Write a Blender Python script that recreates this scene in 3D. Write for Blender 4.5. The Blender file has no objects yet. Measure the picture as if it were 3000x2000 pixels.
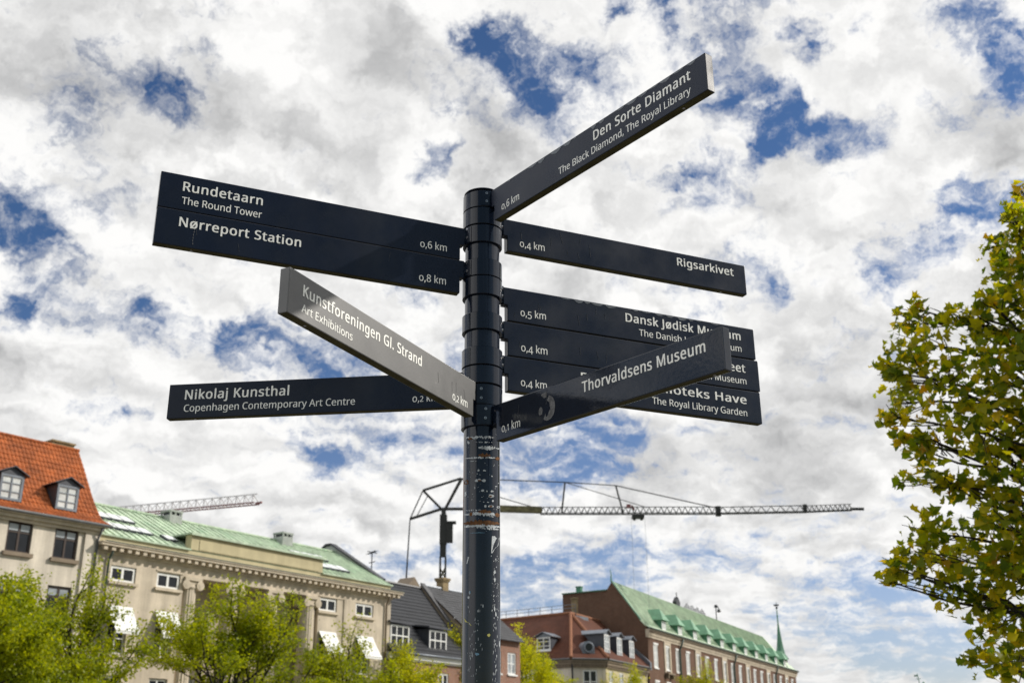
import bpy, bmesh, math, random, json
from mathutils import Vector, Matrix, noise as mnoise
rad = math.radians
scn = bpy.context.scene
COL = scn.collection
random.seed(7)

# ------------------------------------------------------------------ camera
EYE = 1.6
FPX, PITCH, ROLL = 3242.416, rad(20.8832), rad(-0.39882)
_F = Vector((0, math.cos(PITCH), math.sin(PITCH)))
_R0 = Vector((1, 0, 0)); _U0 = Vector((0, -math.sin(PITCH), math.cos(PITCH)))
_R = math.cos(ROLL) * _R0 + math.sin(ROLL) * _U0
_U = -math.sin(ROLL) * _R0 + math.cos(ROLL) * _U0
cd = bpy.data.cameras.new('camera'); cam = bpy.data.objects.new('camera', cd); COL.objects.link(cam)
cd.sensor_width = 36.0; cd.lens = FPX / 3000 * 36.0; cd.clip_start = 0.05; cd.clip_end = 6000
cam.matrix_world = Matrix(((_R.x, _U.x, -_F.x, 0), (_R.y, _U.y, -_F.y, 0), (_R.z, _U.z, -_F.z, EYE), (0, 0, 0, 1)))
cd.dof.use_dof = True; cd.dof.focus_distance = 3.45; cd.dof.aperture_fstop = 6.3
scn.camera = cam
scn.view_settings.view_transform = 'Standard'; scn.view_settings.look = 'None'
scn.view_settings.exposure = 0.0; scn.view_settings.gamma = 1.0

def ray(u, v):                      # direction of a point measured in the photograph
    return _F + (u - 1500) / FPX * _R - (v - 1000) / FPX * _U
def at_dist(u, v, dist):            # the point at a given horizontal distance
    d = ray(u, v); return Vector((0, 0, EYE)) + d * (dist / math.hypot(d.x, d.y))

# ------------------------------------------------------------------ sun
SUN_AZ, SUN_EL = rad(78), rad(34)
sd = bpy.data.lights.new('sun', 'SUN'); so = bpy.data.objects.new('sun', sd); COL.objects.link(so)
sd.energy = 3.9; sd.angle = rad(1.0); sd.color = (1.0, 0.94, 0.85)
SDIR = Vector((math.sin(SUN_AZ) * math.cos(SUN_EL), math.cos(SUN_AZ) * math.cos(SUN_EL), math.sin(SUN_EL)))
so.rotation_euler = SDIR.to_track_quat('Z', 'Y').to_euler()

# ------------------------------------------------------------------ sky: blue sky with a broken layer of cloud
world = bpy.data.worlds.new('World'); scn.world = world; world.use_nodes = True
wt = world.node_tree; wt.nodes.clear()
class NT:
    def __init__(s, t): s.t = t
    def n(s, ty, **k):
        q = s.t.nodes.new(ty)
        for a, b in k.items(): setattr(q, a, b)
        return q
    def put(s, q, i, v):
        if v is None: return
        if hasattr(v, 'is_output') or isinstance(v, bpy.types.NodeSocket): s.t.links.new(v, q.inputs[i])
        else: q.inputs[i].default_value = v
    def m(s, op, a, b=None, c=None, clamp=False):
        q = s.n('ShaderNodeMath', operation=op); q.use_clamp = clamp
        s.put(q, 0, a); s.put(q, 1, b); s.put(q, 2, c); return q.outputs[0]
    def v(s, op, a, b=None, sc=None):
        q = s.n('ShaderNodeVectorMath', operation=op); s.put(q, 0, a); s.put(q, 1, b)
        if sc is not None: q.inputs['Scale'].default_value = sc
        return q.outputs['Value'] if op in ('DISTANCE', 'LENGTH', 'DOT_PRODUCT') else q.outputs[0]
    def mr(s, x, a, b, c=0.0, d=1.0, smooth=True):
        q = s.n('ShaderNodeMapRange'); q.interpolation_type = 'SMOOTHSTEP' if smooth else 'LINEAR'
        s.put(q, 'Value', x); s.put(q, 'From Min', a); s.put(q, 'From Max', b); s.put(q, 'To Min', c); s.put(q, 'To Max', d)
        return q.outputs[0]
    def noise(s, vec, scale, detail=2.0, rough=0.5, dist=0.0, dim='3D', w=None):
        q = s.n('ShaderNodeTexNoise', noise_dimensions=dim); s.put(q, 'Vector', vec)
        if w is not None: q.inputs['W'].default_value = w
        s.put(q, 'Scale', scale); s.put(q, 'Detail', detail); s.put(q, 'Roughness', rough); s.put(q, 'Distortion', dist)
        return q.outputs[0]
    def mix(s, f, a, b, blend='MIX'):
        q = s.n('ShaderNodeMix', data_type='RGBA', blend_type=blend)
        s.put(q, 0, f); s.put(q, 6, a); s.put(q, 7, b); return q.outputs[2]
W = NT(wt)
sky = W.n('ShaderNodeTexSky', sky_type='NISHITA'); sky.sun_disc = False
sky.sun_elevation = SUN_EL; sky.sun_rotation = SUN_AZ; sky.air_density = 1.0; sky.dust_density = 0.6; sky.ozone_density = 2.0
D = W.n('ShaderNodeTexCoord').outputs['Generated']
sep = W.n('ShaderNodeSeparateXYZ'); W.put(sep, 0, D)
zc = W.m('MAXIMUM', sep.outputs[2], 0.02)
den = W.m('ADD', zc, 0.24)
cx = W.m('DIVIDE', sep.outputs[0], den); cy = W.m('DIVIDE', sep.outputs[1], den)
cmb = W.n('ShaderNodeCombineXYZ'); W.put(cmb, 0, cx); W.put(cmb, 1, cy)
P = cmb.outputs[0]
# openings in the cloud layer (directions seen in the photograph, with their angular size)
OPEN = [(1190,110,62),(1130,82,40),(1228,165,42),(1330,205,66),(1270,225,52),(1415,190,50),(1690,170,42),(1645,205,60),(1850,112,34),(1800,230,34),(1790,300,40),(1770,330,30),(1990,332,46),(1900,300,34),
 (2320,440,52),(2245,452,48),(2190,440,26),(2330,150,40),(2230,75,44),(2080,600,56),(2150,575,36),(2010,612,34),(20,465,60),(55,575,55),(125,605,40),(250,442,56),(180,262,56),(345,205,34),(400,252,36),(190,690,60),(330,722,50),(40,720,34),
 (600,812,66),(695,832,72),(770,850,60),(560,790,36),(850,1002,72),(1300,1012,76),(1245,1022,66),(1385,1020,48),(1010,380,32),(1570,430,40),(1780,680,28),(1590,8,76),(1700,10,40),(1420,10,30),(770,1000,40),
 (905,1300,46),(1255,1365,60),(1330,1340,40),(2000,1340,50),(2100,1435,50),(2210,1500,70),(1400,1272,40),(1620,1270,50),(1200,1300,40),(1880,1290,40),(2290,1350,40),(2100,1510,50),(1940,1440,40),(960,1280,40)]
K = 3000 / 2352
acc = None
warp = W.n('ShaderNodeTexNoise'); W.put(warp, 'Vector', D); warp.inputs['Scale'].default_value = 18; warp.inputs['Detail'].default_value = 5; warp.inputs['Roughness'].default_value = 0.62
wv = W.v('SUBTRACT', warp.outputs['Color'], (0.5, 0.5, 0.5))
Dw = W.v('ADD', D, W.v('SCALE', wv, sc=0.075))
for (a, b, r) in OPEN:
    c = ray(a * K, b * K).normalized()
    # wider than tall towards the horizon
    st = 1.0 + 1.6 * max(0.0, (b - 700) / 900)
    d3 = W.v('SUBTRACT', Dw, tuple(c))
    if st > 1.01: d3 = W.v('MULTIPLY', d3, (1 / st, 1, 1.35 if b > 1100 else 1.1))
    dd = W.v('LENGTH', d3)
    f = W.mr(dd, 0.0, r * 2.6 * K / FPX, 1.0 if b < 1150 else 0.7, 0.0)
    acc = f if acc is None else W.m('ADD', acc, f)
acc = W.m('MINIMUM', acc, 1.0)
Pw = W.v('ADD', P, W.v('SCALE', wv, sc=0.18))
n1 = W.noise(Pw, 5.4, 9, 0.60, 0.1)
n2 = W.noise(P, 1.7, 4, 0.5, 0.2)
n3 = W.noise(Pw, 18.0, 8, 0.62, 0.2)
n5 = W.noise(D, 40.0, 6, 0.6, 0.2)
q0 = W.m('ADD', W.m('ADD', W.m('MULTIPLY', n1, 0.46), W.m('MULTIPLY', n5, 0.12)), W.m('ADD', W.m('MULTIPLY', n2, 0.14), W.m('MULTIPLY', n3, 0.28)))
dens = W.m('ADD', W.m('MULTIPLY', W.m('SUBTRACT', q0, 0.5), 3.3), 0.50)
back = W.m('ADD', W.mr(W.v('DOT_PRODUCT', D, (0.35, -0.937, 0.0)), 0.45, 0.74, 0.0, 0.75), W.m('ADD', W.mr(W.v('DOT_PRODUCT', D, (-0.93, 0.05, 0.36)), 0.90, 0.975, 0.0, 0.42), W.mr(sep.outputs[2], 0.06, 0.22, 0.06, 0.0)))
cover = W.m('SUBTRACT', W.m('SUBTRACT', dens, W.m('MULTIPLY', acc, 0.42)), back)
alpha = W.mr(cover, -0.12, 0.40)
# relief: cloud flanks turned to the sun are brighter, thick undersides greyer
big = W.noise(Pw, 7.5, 4, 0.5, 0.2)
bigo = W.noise(W.v('ADD', Pw, (0.04, -0.025, 0.0)), 7.5, 4, 0.5, 0.2)
rel = W.m('MULTIPLY', W.m('SUBTRACT', big, bigo), 0.65)
thick = W.mr(cover, 0.25, 0.9)
GREY = [(1880,860,190),(2030,880,120),(1450,1060,130),(1650,1040,170),(2290,260,150),(330,260,170),(130,130,210),(470,230,130),(1300,700,120),(1850,1090,200),(1150,330,120),(800,330,160),(1800,400,120),(900,140,150)]
g = None
for (a, b, r) in GREY:
    c = ray(a * K, b * K).normalized()
    f = W.mr(W.v('DISTANCE', Dw, tuple(c)), 0.0, r * 1.2 * K / FPX, 1.0, 0.0)
    g = f if g is None else W.m('ADD', g, f)
g = W.m('MINIMUM', g, 1.0)
n4 = W.mr(W.noise(Pw, 2.4, 4, 0.5, 0.3), 0.36, 0.66)
shade = W.m('ADD', W.m('MULTIPLY', W.m('MULTIPLY', thick, n4), 0.22), W.m('MULTIPLY', g, 0.17))
lum = W.m('ADD', W.m('SUBTRACT', 0.975, shade), rel)
lum = W.m('ADD', lum, W.m('MULTIPLY', W.m('SUBTRACT', n3, 0.5), 0.14))
lum = W.m('MINIMUM', W.m('MAXIMUM', lum, 0.52), 1.02)
hz = W.mr(sep.outputs[2], 0.02, 0.22, 0.92, 1.0)
lum = W.m('MULTIPLY', lum, hz)
lum = W.m('MULTIPLY', lum, W.m('MAXIMUM', W.mr(sep.outputs[0], -0.80, -0.46, 1.5, 1.0), W.mr(sep.outputs[2], 0.66, 0.9, 1.0, 1.5)))      # unseen cloud to the left and overhead brightened to light the shaded lettering
STR = 0.12
cr = W.n('ShaderNodeMix', data_type='RGBA'); cr.clamp_factor = True; W.put(cr, 0, lum); cr.inputs[6].default_value = (0.40, 0.42, 0.46, 1); cr.inputs[7].default_value = (1.0, 0.994, 0.98, 1)
ccol = W.v('SCALE', cr.outputs[2], sc=1.0); 
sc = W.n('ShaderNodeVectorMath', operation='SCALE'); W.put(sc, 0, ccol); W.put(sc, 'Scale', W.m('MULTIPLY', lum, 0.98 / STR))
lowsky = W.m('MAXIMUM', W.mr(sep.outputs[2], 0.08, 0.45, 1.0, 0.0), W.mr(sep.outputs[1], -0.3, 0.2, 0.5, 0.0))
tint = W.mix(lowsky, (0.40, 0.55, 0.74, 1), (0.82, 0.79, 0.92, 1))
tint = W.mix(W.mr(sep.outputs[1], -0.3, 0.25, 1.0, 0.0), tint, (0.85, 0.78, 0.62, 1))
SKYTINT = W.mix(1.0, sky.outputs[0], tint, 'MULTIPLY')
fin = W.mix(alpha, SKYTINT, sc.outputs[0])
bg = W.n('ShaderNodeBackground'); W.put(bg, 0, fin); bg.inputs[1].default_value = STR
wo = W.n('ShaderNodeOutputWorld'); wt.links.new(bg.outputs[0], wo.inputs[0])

# ------------------------------------------------------------------ materials
def mat(name, col, rough=0.6, spec=0.5, metal=0.0, var=0.15, vscale=3.0, fine=0.08, fscale=40.0, bump=0.0, bscale=60.0, streak=0.0, coat=0.0, brick=None, alt=None, altlo=0.5, althi=0.7, altscale=2.0, rvar=0.0, trans=0.0, rib=None):
    m = bpy.data.materials.new(name); m.use_nodes = True; t = m.node_tree; N = NT(t)
    b = t.nodes['Principled BSDF']
    co = N.n('ShaderNodeTexCoord').outputs['Object']
    c = (*col, 1)
    cur = None
    if brick:
        s2 = N.n('ShaderNodeSeparateXYZ'); N.put(s2, 0, co)
        cb = N.n('ShaderNodeCombineXYZ'); N.put(cb, 0, N.m('ADD', s2.outputs[0], s2.outputs[1])); N.put(cb, 1, s2.outputs[2])
        q = N.n('ShaderNodeTexBrick'); N.put(q, 'Vector', cb.outputs[0]); q.inputs['Color1'].default_value = c
        q.inputs['Color2'].default_value = (*[x * 0.72 for x in col], 1); q.inputs['Mortar'].default_value = (*brick[3], 1)
        q.inputs['Scale'].default_value = 1.0; q.inputs['Brick Width'].default_value = brick[0]; q.inputs['Row Height'].default_value = brick[1]; q.inputs['Mortar Size'].default_value = brick[2]
        cur = q.outputs[0]
    else:
        q = N.n('ShaderNodeRGB'); q.outputs[0].default_value = c; cur = q.outputs[0]
    if alt:
        f = N.mr(N.noise(co, altscale, 6, 0.6), altlo, althi)
        cur = N.mix(f, cur, (*alt, 1))
    if var or fine:
        f1 = N.mr(N.noise(co, vscale, 5, 0.6), 0.3, 0.7, 1 - var, 1 + var, False)
        f2 = N.mr(N.noise(co, fscale, 3, 0.6), 0.3, 0.7, 1 - fine, 1 + fine, False)
        f = N.m('MULTIPLY', f1, f2)
        if streak:
            mp = N.n('ShaderNodeMapping'); N.put(mp, 0, co); mp.inputs['Scale'].default_value = (1.6, 1.6, 0.12)
            f = N.m('MULTIPLY', f, N.mr(N.noise(mp.outputs[0], 1.0, 5, 0.6), 0.3, 0.7, 1 - streak, 1 + streak * 0.4, False))
        sv = N.n('ShaderNodeVectorMath', operation='SCALE'); N.put(sv, 0, cur); N.put(sv, 'Scale', f); cur = sv.outputs[0]
    N.put(b, 'Base Color', cur)
    b.inputs['Metallic'].default_value = metal; b.inputs['Specular IOR Level'].default_value = spec
    b.inputs['Coat Weight'].default_value = coat; b.inputs['Coat Roughness'].default_value = 0.12
    if rvar: N.put(b, 'Roughness', N.mr(N.noise(co, 6.0, 5, 0.6), 0.3, 0.7, max(0.02, rough - rvar), rough + rvar, False))
    else: b.inputs['Roughness'].default_value = rough
    if bump:
        bp = N.n('ShaderNodeBump'); bp.inputs['Strength'].default_value = 1.0; bp.inputs['Distance'].default_value = bump
        N.put(bp, 'Height', N.noise(co, bscale, 4, 0.6)); t.links.new(bp.outputs[0], b.inputs['Normal'])
    return m
def leaf_mat(name, cols, trans=0.45):
    m = bpy.data.materials.new(name); m.use_nodes = True; t = m.node_tree; N = NT(t); t.nodes.clear()
    at = N.n('ShaderNodeAttribute', attribute_name='tone'); at.attribute_type = 'GEOMETRY'
    r = N.n('ShaderNodeValToRGB'); t.links.new(at.outputs['Fac'], r.inputs[0])
    el = r.color_ramp.elements
    el[0].position = cols[0][0]; el[0].color = (*cols[0][1], 1); el[1].position = cols[-1][0]; el[1].color = (*cols[-1][1], 1)
    for p, c in cols[1:-1]:
        e = el.new(p); e.color = (*c, 1)
    df = N.n('ShaderNodeBsdfPrincipled'); t.links.new(r.outputs[0], df.inputs['Base Color']); df.inputs['Roughness'].default_value = 0.45; df.inputs['Specular IOR Level'].default_value = 0.22
    tr = N.n('ShaderNodeBsdfTranslucent')
    br = N.mix(1.0, r.outputs[0], (2.1, 1.9, 0.5, 1), 'MULTIPLY'); t.links.new(br, tr.inputs[0])
    mx = N.n('ShaderNodeMixShader'); mx.inputs[0].default_value = trans
    t.links.new(df.outputs[0], mx.inputs[1]); t.links.new(tr.outputs[0], mx.inputs[2])
    o = N.n('ShaderNodeOutputMaterial'); t.links.new(mx.outputs[0], o.inputs[0])
    return m
M = {}
M['navy'] = mat('navy_paint', (0.009, 0.0145, 0.031), 0.30, 0.28, var=0.1, vscale=8, fine=0.25, fscale=700, bump=0.00005, bscale=900, rvar=0.09, alt=(0.018, 0.023, 0.037), altlo=0.48, althi=0.72, altscale=7.0, streak=0.2)
M['navy_gloss'] = mat('navy_gloss_paint', (0.007, 0.0115, 0.023), 0.09, 0.45, var=0.2, vscale=10, fine=0.2, fscale=300, bump=0.0002, bscale=60, rvar=0.06)
M['navy_sheen'] = mat('navy_sheen_paint', (0.05, 0.05, 0.05), 0.46, 1.0, var=0.15, vscale=8, fine=0.2, fscale=600, rvar=0.07)  # navy blade with the reflected sky's sheen put into a paler base colour
M['steel_dark'] = mat('dark_steel', (0.03, 0.032, 0.036), 0.35, 0.5, 0.6)
M['bolt'] = mat('bolt_steel', (0.42, 0.42, 0.43), 0.3, 0.5, 0.9)
M['letter'] = mat('white_lettering', (0.93, 0.93, 0.88), 0.5, 0.4, var=0.06, vscale=30, fine=0.05)
M['chip_white'] = mat('bare_primer', (0.42, 0.45, 0.47), 0.6, 0.3, var=0.35, vscale=70, fine=0.3, fscale=260)
M['chip_rust'] = mat('rust', (0.13, 0.06, 0.025), 0.85, 0.2, var=0.5, vscale=90, fine=0.3, fscale=300, bump=0.0006, bscale=300)
M['chip_yellow'] = mat('yellow_scrap', (0.5, 0.46, 0.12), 0.6)
M['chip_blue'] = mat('blue_scrap', (0.12, 0.25, 0.36), 0.5)
M['film'] = mat('peeling_film', (0.11, 0.125, 0.145), 0.4, 0.5, var=0.3, vscale=60)
M['residue'] = mat('glue_residue', (0.13, 0.13, 0.135), 0.6, 0.3, var=0.5, vscale=60, fine=0.4, fscale=200)
M['moss'] = mat('algae_grime', (0.07, 0.062, 0.025), 0.9, 0.2, var=0.4, vscale=12, fine=0.3, fscale=150)
M['plaster'] = mat('sand_plaster', (0.63, 0.545, 0.43), 0.9, 0.2, var=0.14, vscale=0.9, fine=0.08, fscale=14, streak=0.30, bump=0.01, bscale=9)
M['plaster_pale'] = mat('pale_plaster', (0.70, 0.63, 0.53), 0.9, 0.2, var=0.12, vscale=0.7, fine=0.06, fscale=12, streak=0.30, bump=0.008, bscale=8)
M['stone'] = mat('sandstone_trim', (0.58, 0.50, 0.39), 0.9, 0.2, var=0.16, vscale=1.2, fine=0.1, fscale=10, streak=0.12)
M['cream'] = mat('cream_plaster', (0.55, 0.48, 0.30), 0.9, 0.2, var=0.12, vscale=0.8, fine=0.06, streak=0.12)
M['taupe'] = mat('taupe_trim', (0.25, 0.20, 0.15), 0.9, 0.2)
M['tile_orange'] = mat('orange_roof_tile', (0.32, 0.086, 0.022), 0.75, 0.3, var=0.34, vscale=1.1, fine=0.32, fscale=5.0)
M['tile_red'] = mat('red_roof_tile', (0.088, 0.029, 0.015), 0.8, 0.25, var=0.2, vscale=0.7, fine=0.2, fscale=3.5)
M['tile_ridge'] = mat('ridge_tile', (0.25, 0.11, 0.06), 0.8, 0.25)
M['tile_slate'] = mat('dark_glazed_tile', (0.022, 0.023, 0.028), 0.38, 0.5, var=0.25, vscale=1.0, fine=0.25, fscale=5)
M['tile_grey'] = mat('grey_roof_tile', (0.07, 0.07, 0.075), 0.5, 0.5, var=0.25, vscale=1.0, fine=0.25, fscale=5)
M['lead'] = mat('lead_sheet', (0.16, 0.18, 0.21), 0.45, 0.5, 0.3, var=0.2, vscale=2)
M['lead_dark'] = mat('dark_lead_sheet', (0.045, 0.05, 0.065), 0.5, 0.5, var=0.2, vscale=2)
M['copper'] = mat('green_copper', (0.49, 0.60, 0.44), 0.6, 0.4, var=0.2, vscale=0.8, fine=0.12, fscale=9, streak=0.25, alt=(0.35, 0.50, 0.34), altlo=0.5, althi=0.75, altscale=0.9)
M['copper_dark'] = mat('dark_green_copper', (0.08, 0.21, 0.135), 0.6, 0.4, var=0.2, vscale=1.2, fine=0.1)  # on the dormer sides, shade is put into this green; the spires share it
M['copper_shade'] = mat('shaded_green_copper', (0.16, 0.33, 0.21), 0.6, 0.4, var=0.18, vscale=1.2, fine=0.1)  # dormer-roof copper with its shade put into the colour
M['brick'] = mat('brown_brick', (0.155, 0.075, 0.046), 0.9, 0.2, var=0.14, vscale=0.5, fine=0.12, fscale=6, brick=(0.24, 0.08, 0.012, (0.17, 0.125, 0.095)), streak=0.1)
M['brick_red'] = mat('red_brick', (0.30, 0.12, 0.07), 0.9, 0.2, var=0.14, vscale=0.6, brick=(0.24, 0.08, 0.012, (0.36, 0.3, 0.25)))
M['white'] = mat('white_painted_wood', (0.78, 0.78, 0.76), 0.45, 0.5, var=0.05)
M['brown_wood'] = mat('brown_painted_wood', (0.05, 0.03, 0.022), 0.4, 0.5, var=0.15)
M['glass'] = mat('dark_window_glass', (0.012, 0.014, 0.018), 0.06, 0.35, var=0.5, vscale=0.9, fine=0)
M['glass_pale'] = mat('curtained_window_glass', (0.33, 0.36, 0.38), 0.08, 0.6, var=0.35, vscale=1.1, fine=0.1)
M['blind'] = mat('blind_sky_glare_glass', (0.62, 0.64, 0.63), 0.15, 0.5, var=0.25, vscale=1.3, fine=0.1, fscale=6)  # white blinds, with bright sky reflection also put into the pane colour
M['awning'] = mat('white_awning_cloth', (0.84, 0.84, 0.82), 0.85, 0.2, var=0.06, vscale=1.5, fine=0.03)
M['skylight'] = mat('milky_skylight', (0.75, 0.78, 0.78), 0.25, 0.5, var=0.1, vscale=2)
M['gutter'] = mat('dark_green_gutter', (0.06, 0.09, 0.075), 0.6, 0.4)
M['pipe'] = mat('grey_downpipe', (0.10, 0.105, 0.11), 0.5, 0.5)
M['chimney'] = mat('yellow_brick', (0.36, 0.27, 0.15), 0.9, 0.2, brick=(0.24, 0.08, 0.014, (0.2, 0.16, 0.1)), var=0.3, vscale=2)
M['chimney_grey'] = mat('grey_rendered_chimney', (0.36, 0.38, 0.36), 0.9, 0.2)
M['crane_dark'] = mat('dark_crane_steel', (0.035, 0.036, 0.034), 0.6, 0.4, var=0.2)
M['crane_olive'] = mat('weathered_yellow_steel', (0.14, 0.125, 0.06), 0.6, 0.4, var=0.5, vscale=1.0, fine=0.4, fscale=3)
M['crane_red'] = mat('red_crane_steel', (0.26, 0.11, 0.11), 0.5, 0.4)
M['crane_white'] = mat('white_crane_steel', (0.72, 0.70, 0.70), 0.5, 0.4)
M['bark'] = mat('bark', (0.04, 0.034, 0.027), 0.9, 0.2, var=0.3, vscale=4)
M['leaf_spring'] = leaf_mat('spring_leaves', [(0, (0.10, 0.145, 0.004)), (0.5, (0.20, 0.245, 0.005)), (1, (0.32, 0.345, 0.008))], 0.5)
M['leaf_yellow'] = leaf_mat('yellow_green_leaves', [(0, (0.17, 0.22, 0.005)), (0.5, (0.30, 0.33, 0.007)), (1, (0.44, 0.43, 0.012))], 0.5)
M['leaf_plane'] = leaf_mat('plane_leaves', [(0, (0.045, 0.085, 0.008)), (0.3, (0.10, 0.15, 0.007)), (0.5, (0.18, 0.205, 0.007)), (0.72, (0.28, 0.275, 0.008)), (0.9, (0.40, 0.32, 0.010)), (0.96, (0.30, 0.16, 0.012)), (1, (0.52, 0.38, 0.012))], 0.62)
M['ground'] = mat('paving', (0.32, 0.305, 0.275), 0.9, 0.2, var=0.15, vscale=0.6, fine=0.1, fscale=8, brick=(0.3, 0.15, 0.008, (0.12, 0.115, 0.105)))
M['green_pipe'] = mat('green_vent', (0.06, 0.22, 0.14), 0.5)

# ------------------------------------------------------------------ mesh helpers
class MB:
    def __init__(s): s.v = []; s.f = []; s.m = []; s.tone = None
    def add(s, vs, fs, mi=0):
        n = len(s.v); s.v += [tuple(x) for x in vs]; s.f += [tuple(i + n for i in f) for f in fs]; s.m += [mi] * len(fs); return s
    def box(s, x0, x1, y0, y1, z0, z1, mi=0):
        vs = [(x, y, z) for z in (z0, z1) for y in (y0, y1) for x in (x0, x1)]
        return s.add(vs, [(0, 2, 3, 1), (4, 5, 7, 6), (0, 1, 5, 4), (2, 6, 7, 3), (0, 4, 6, 2), (1, 3, 7, 5)], mi)
    def hexa(s, a, b, mi=0):     # two quads of matching corners joined into a solid
        return s.add(list(a) + list(b), [(3, 2, 1, 0), (4, 5, 6, 7)] + [(i, (i + 1) % 4, 4 + (i + 1) % 4, 4 + i) for i in range(4)], mi)
    def prism(s, poly, off, mi=0):
        n = len(poly); off = Vector(off); a = [Vector(p) for p in poly]; b = [p + off for p in a]
        return s.add(a + b, [tuple(range(n))[::-1], tuple(range(n, 2 * n))] + [(i, (i + 1) % n, n + (i + 1) % n, n + i) for i in range(n)], mi)
    def quad(s, a, b, c, d, mi=0): return s.add([a, b, c, d], [(0, 1, 2, 3)], mi)
    def bar(s, p, q, w, h=None, mi=0):
        p = Vector(p); q = Vector(q); d = (q - p).normalized(); h = h or w
        u = d.cross(Vector((0, 0, 1))); u = Vector((1, 0, 0)) if u.length < 1e-4 else u.normalized(); t = u.cross(d)
        o = [u * w / 2 + t * h / 2, -u * w / 2 + t * h / 2, -u * w / 2 - t * h / 2, u * w / 2 - t * h / 2]
        return s.hexa([p + x for x in o], [q + x for x in o], mi)
    def tube(s, pts, rs, n=8, cap=True, mi=0):
        pts = [Vector(p) for p in pts]; N = len(pts); rings = []
        base = len(s.v); vs = []
        up = None
        for i, p in enumerate(pts):
            d = (pts[min(i + 1, N - 1)] - pts[max(i - 1, 0)]).normalized()
            if up is None: up = d.orthogonal().normalized()
            up = (up - d * up.dot(d)).normalized(); w = d.cross(up)
            r = rs[i] if hasattr(rs, '__len__') else rs
            vs += [p + (up * math.cos(2 * math.pi * k / n) + w * math.sin(2 * math.pi * k / n)) * r for k in range(n)]
        fs = [(i * n + k, i * n + (k + 1) % n, (i + 1) * n + (k + 1) % n, (i + 1) * n + k) for i in range(N - 1) for k in range(n)]
        if cap: fs += [tuple(range(n))[::-1], tuple((N - 1) * n + k for k in range(n))]
        return s.add(vs, fs, mi)
    def lathe(s, prof, n=32, mi=0, c=(0, 0)):      # prof: (r, z) from bottom to top
        vs = [(c[0] + r * math.cos(2 * math.pi * k / n), c[1] + r * math.sin(2 * math.pi * k / n), z) for r, z in prof for k in range(n)]
        fs = [(i * n + k, i * n + (k + 1) % n, (i + 1) * n + (k + 1) % n, (i + 1) * n + k) for i in range(len(prof) - 1) for k in range(n)]
        fs += [tuple(range(n))[::-1], tuple((len(prof) - 1) * n + k for k in range(n))]
        return s.add(vs, fs, mi)
    def build(s, name, mats, parent=None, smooth=False, label=None, bevel=0.0, at=None, rotz=None):
        me = bpy.data.meshes.new(name); me.from_pydata(s.v, [], s.f)
        mats = mats if isinstance(mats, (list, tuple)) else [mats]
        for x in mats: me.materials.append(M[x] if isinstance(x, str) else x)
        if len(mats) > 1: me.polygons.foreach_set('material_index', s.m)
        if s.tone is not None:
            a = me.attributes.new('tone', 'FLOAT', 'FACE'); a.data.foreach_set('value', s.tone)
        if bevel:
            bm = bmesh.new(); bm.from_mesh(me); bmesh.ops.remove_doubles(bm, verts=bm.verts, dist=1e-6)
            bmesh.ops.recalc_face_normals(bm, faces=bm.faces)
            ed = [e for e in bm.edges if len(e.link_faces) == 2 and e.calc_face_angle() > 0.5]
            bmesh.ops.bevel(bm, geom=ed, offset=bevel, segments=2, affect='EDGES', profile=0.6); bm.to_mesh(me); bm.free()
        if smooth:
            me.polygons.foreach_set('use_smooth', [True] * len(me.polygons))
            if smooth == 'auto':
                try: me.set_sharp_from_angle(angle=rad(35))
                except Exception: pass
        o = bpy.data.objects.new(name, me); COL.objects.link(o)
        if parent: o.parent = parent
        if at is not None: o.location = at
        if rotz is not None: o.rotation_euler = (0, 0, rotz)
        if label: o['label'] = label
        return o
def merge(o, mb, mats):
    """adds surface marks to the mesh of o"""
    me = o.data; k0 = len(me.materials)
    for x in mats: me.materials.append(M[x])
    bm = bmesh.new(); bm.from_mesh(me); vs = [bm.verts.new(v) for v in mb.v]
    for f, mi in zip(mb.f, mb.m):
        try: q = bm.faces.new([vs[i] for i in f]); q.material_index = k0 + mi
        except ValueError: pass
    bm.to_mesh(me); bm.free()
def thing(name, label, cat, loc=(0, 0, 0), rotz=0.0, group=None):
    o = bpy.data.objects.new(name, None); COL.objects.link(o); o.location = loc; o.rotation_euler = (0, 0, rotz)
    o.empty_display_size = 0.2
    o['label'] = label; o['category'] = cat
    if group: o['group'] = group
    return o

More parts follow.
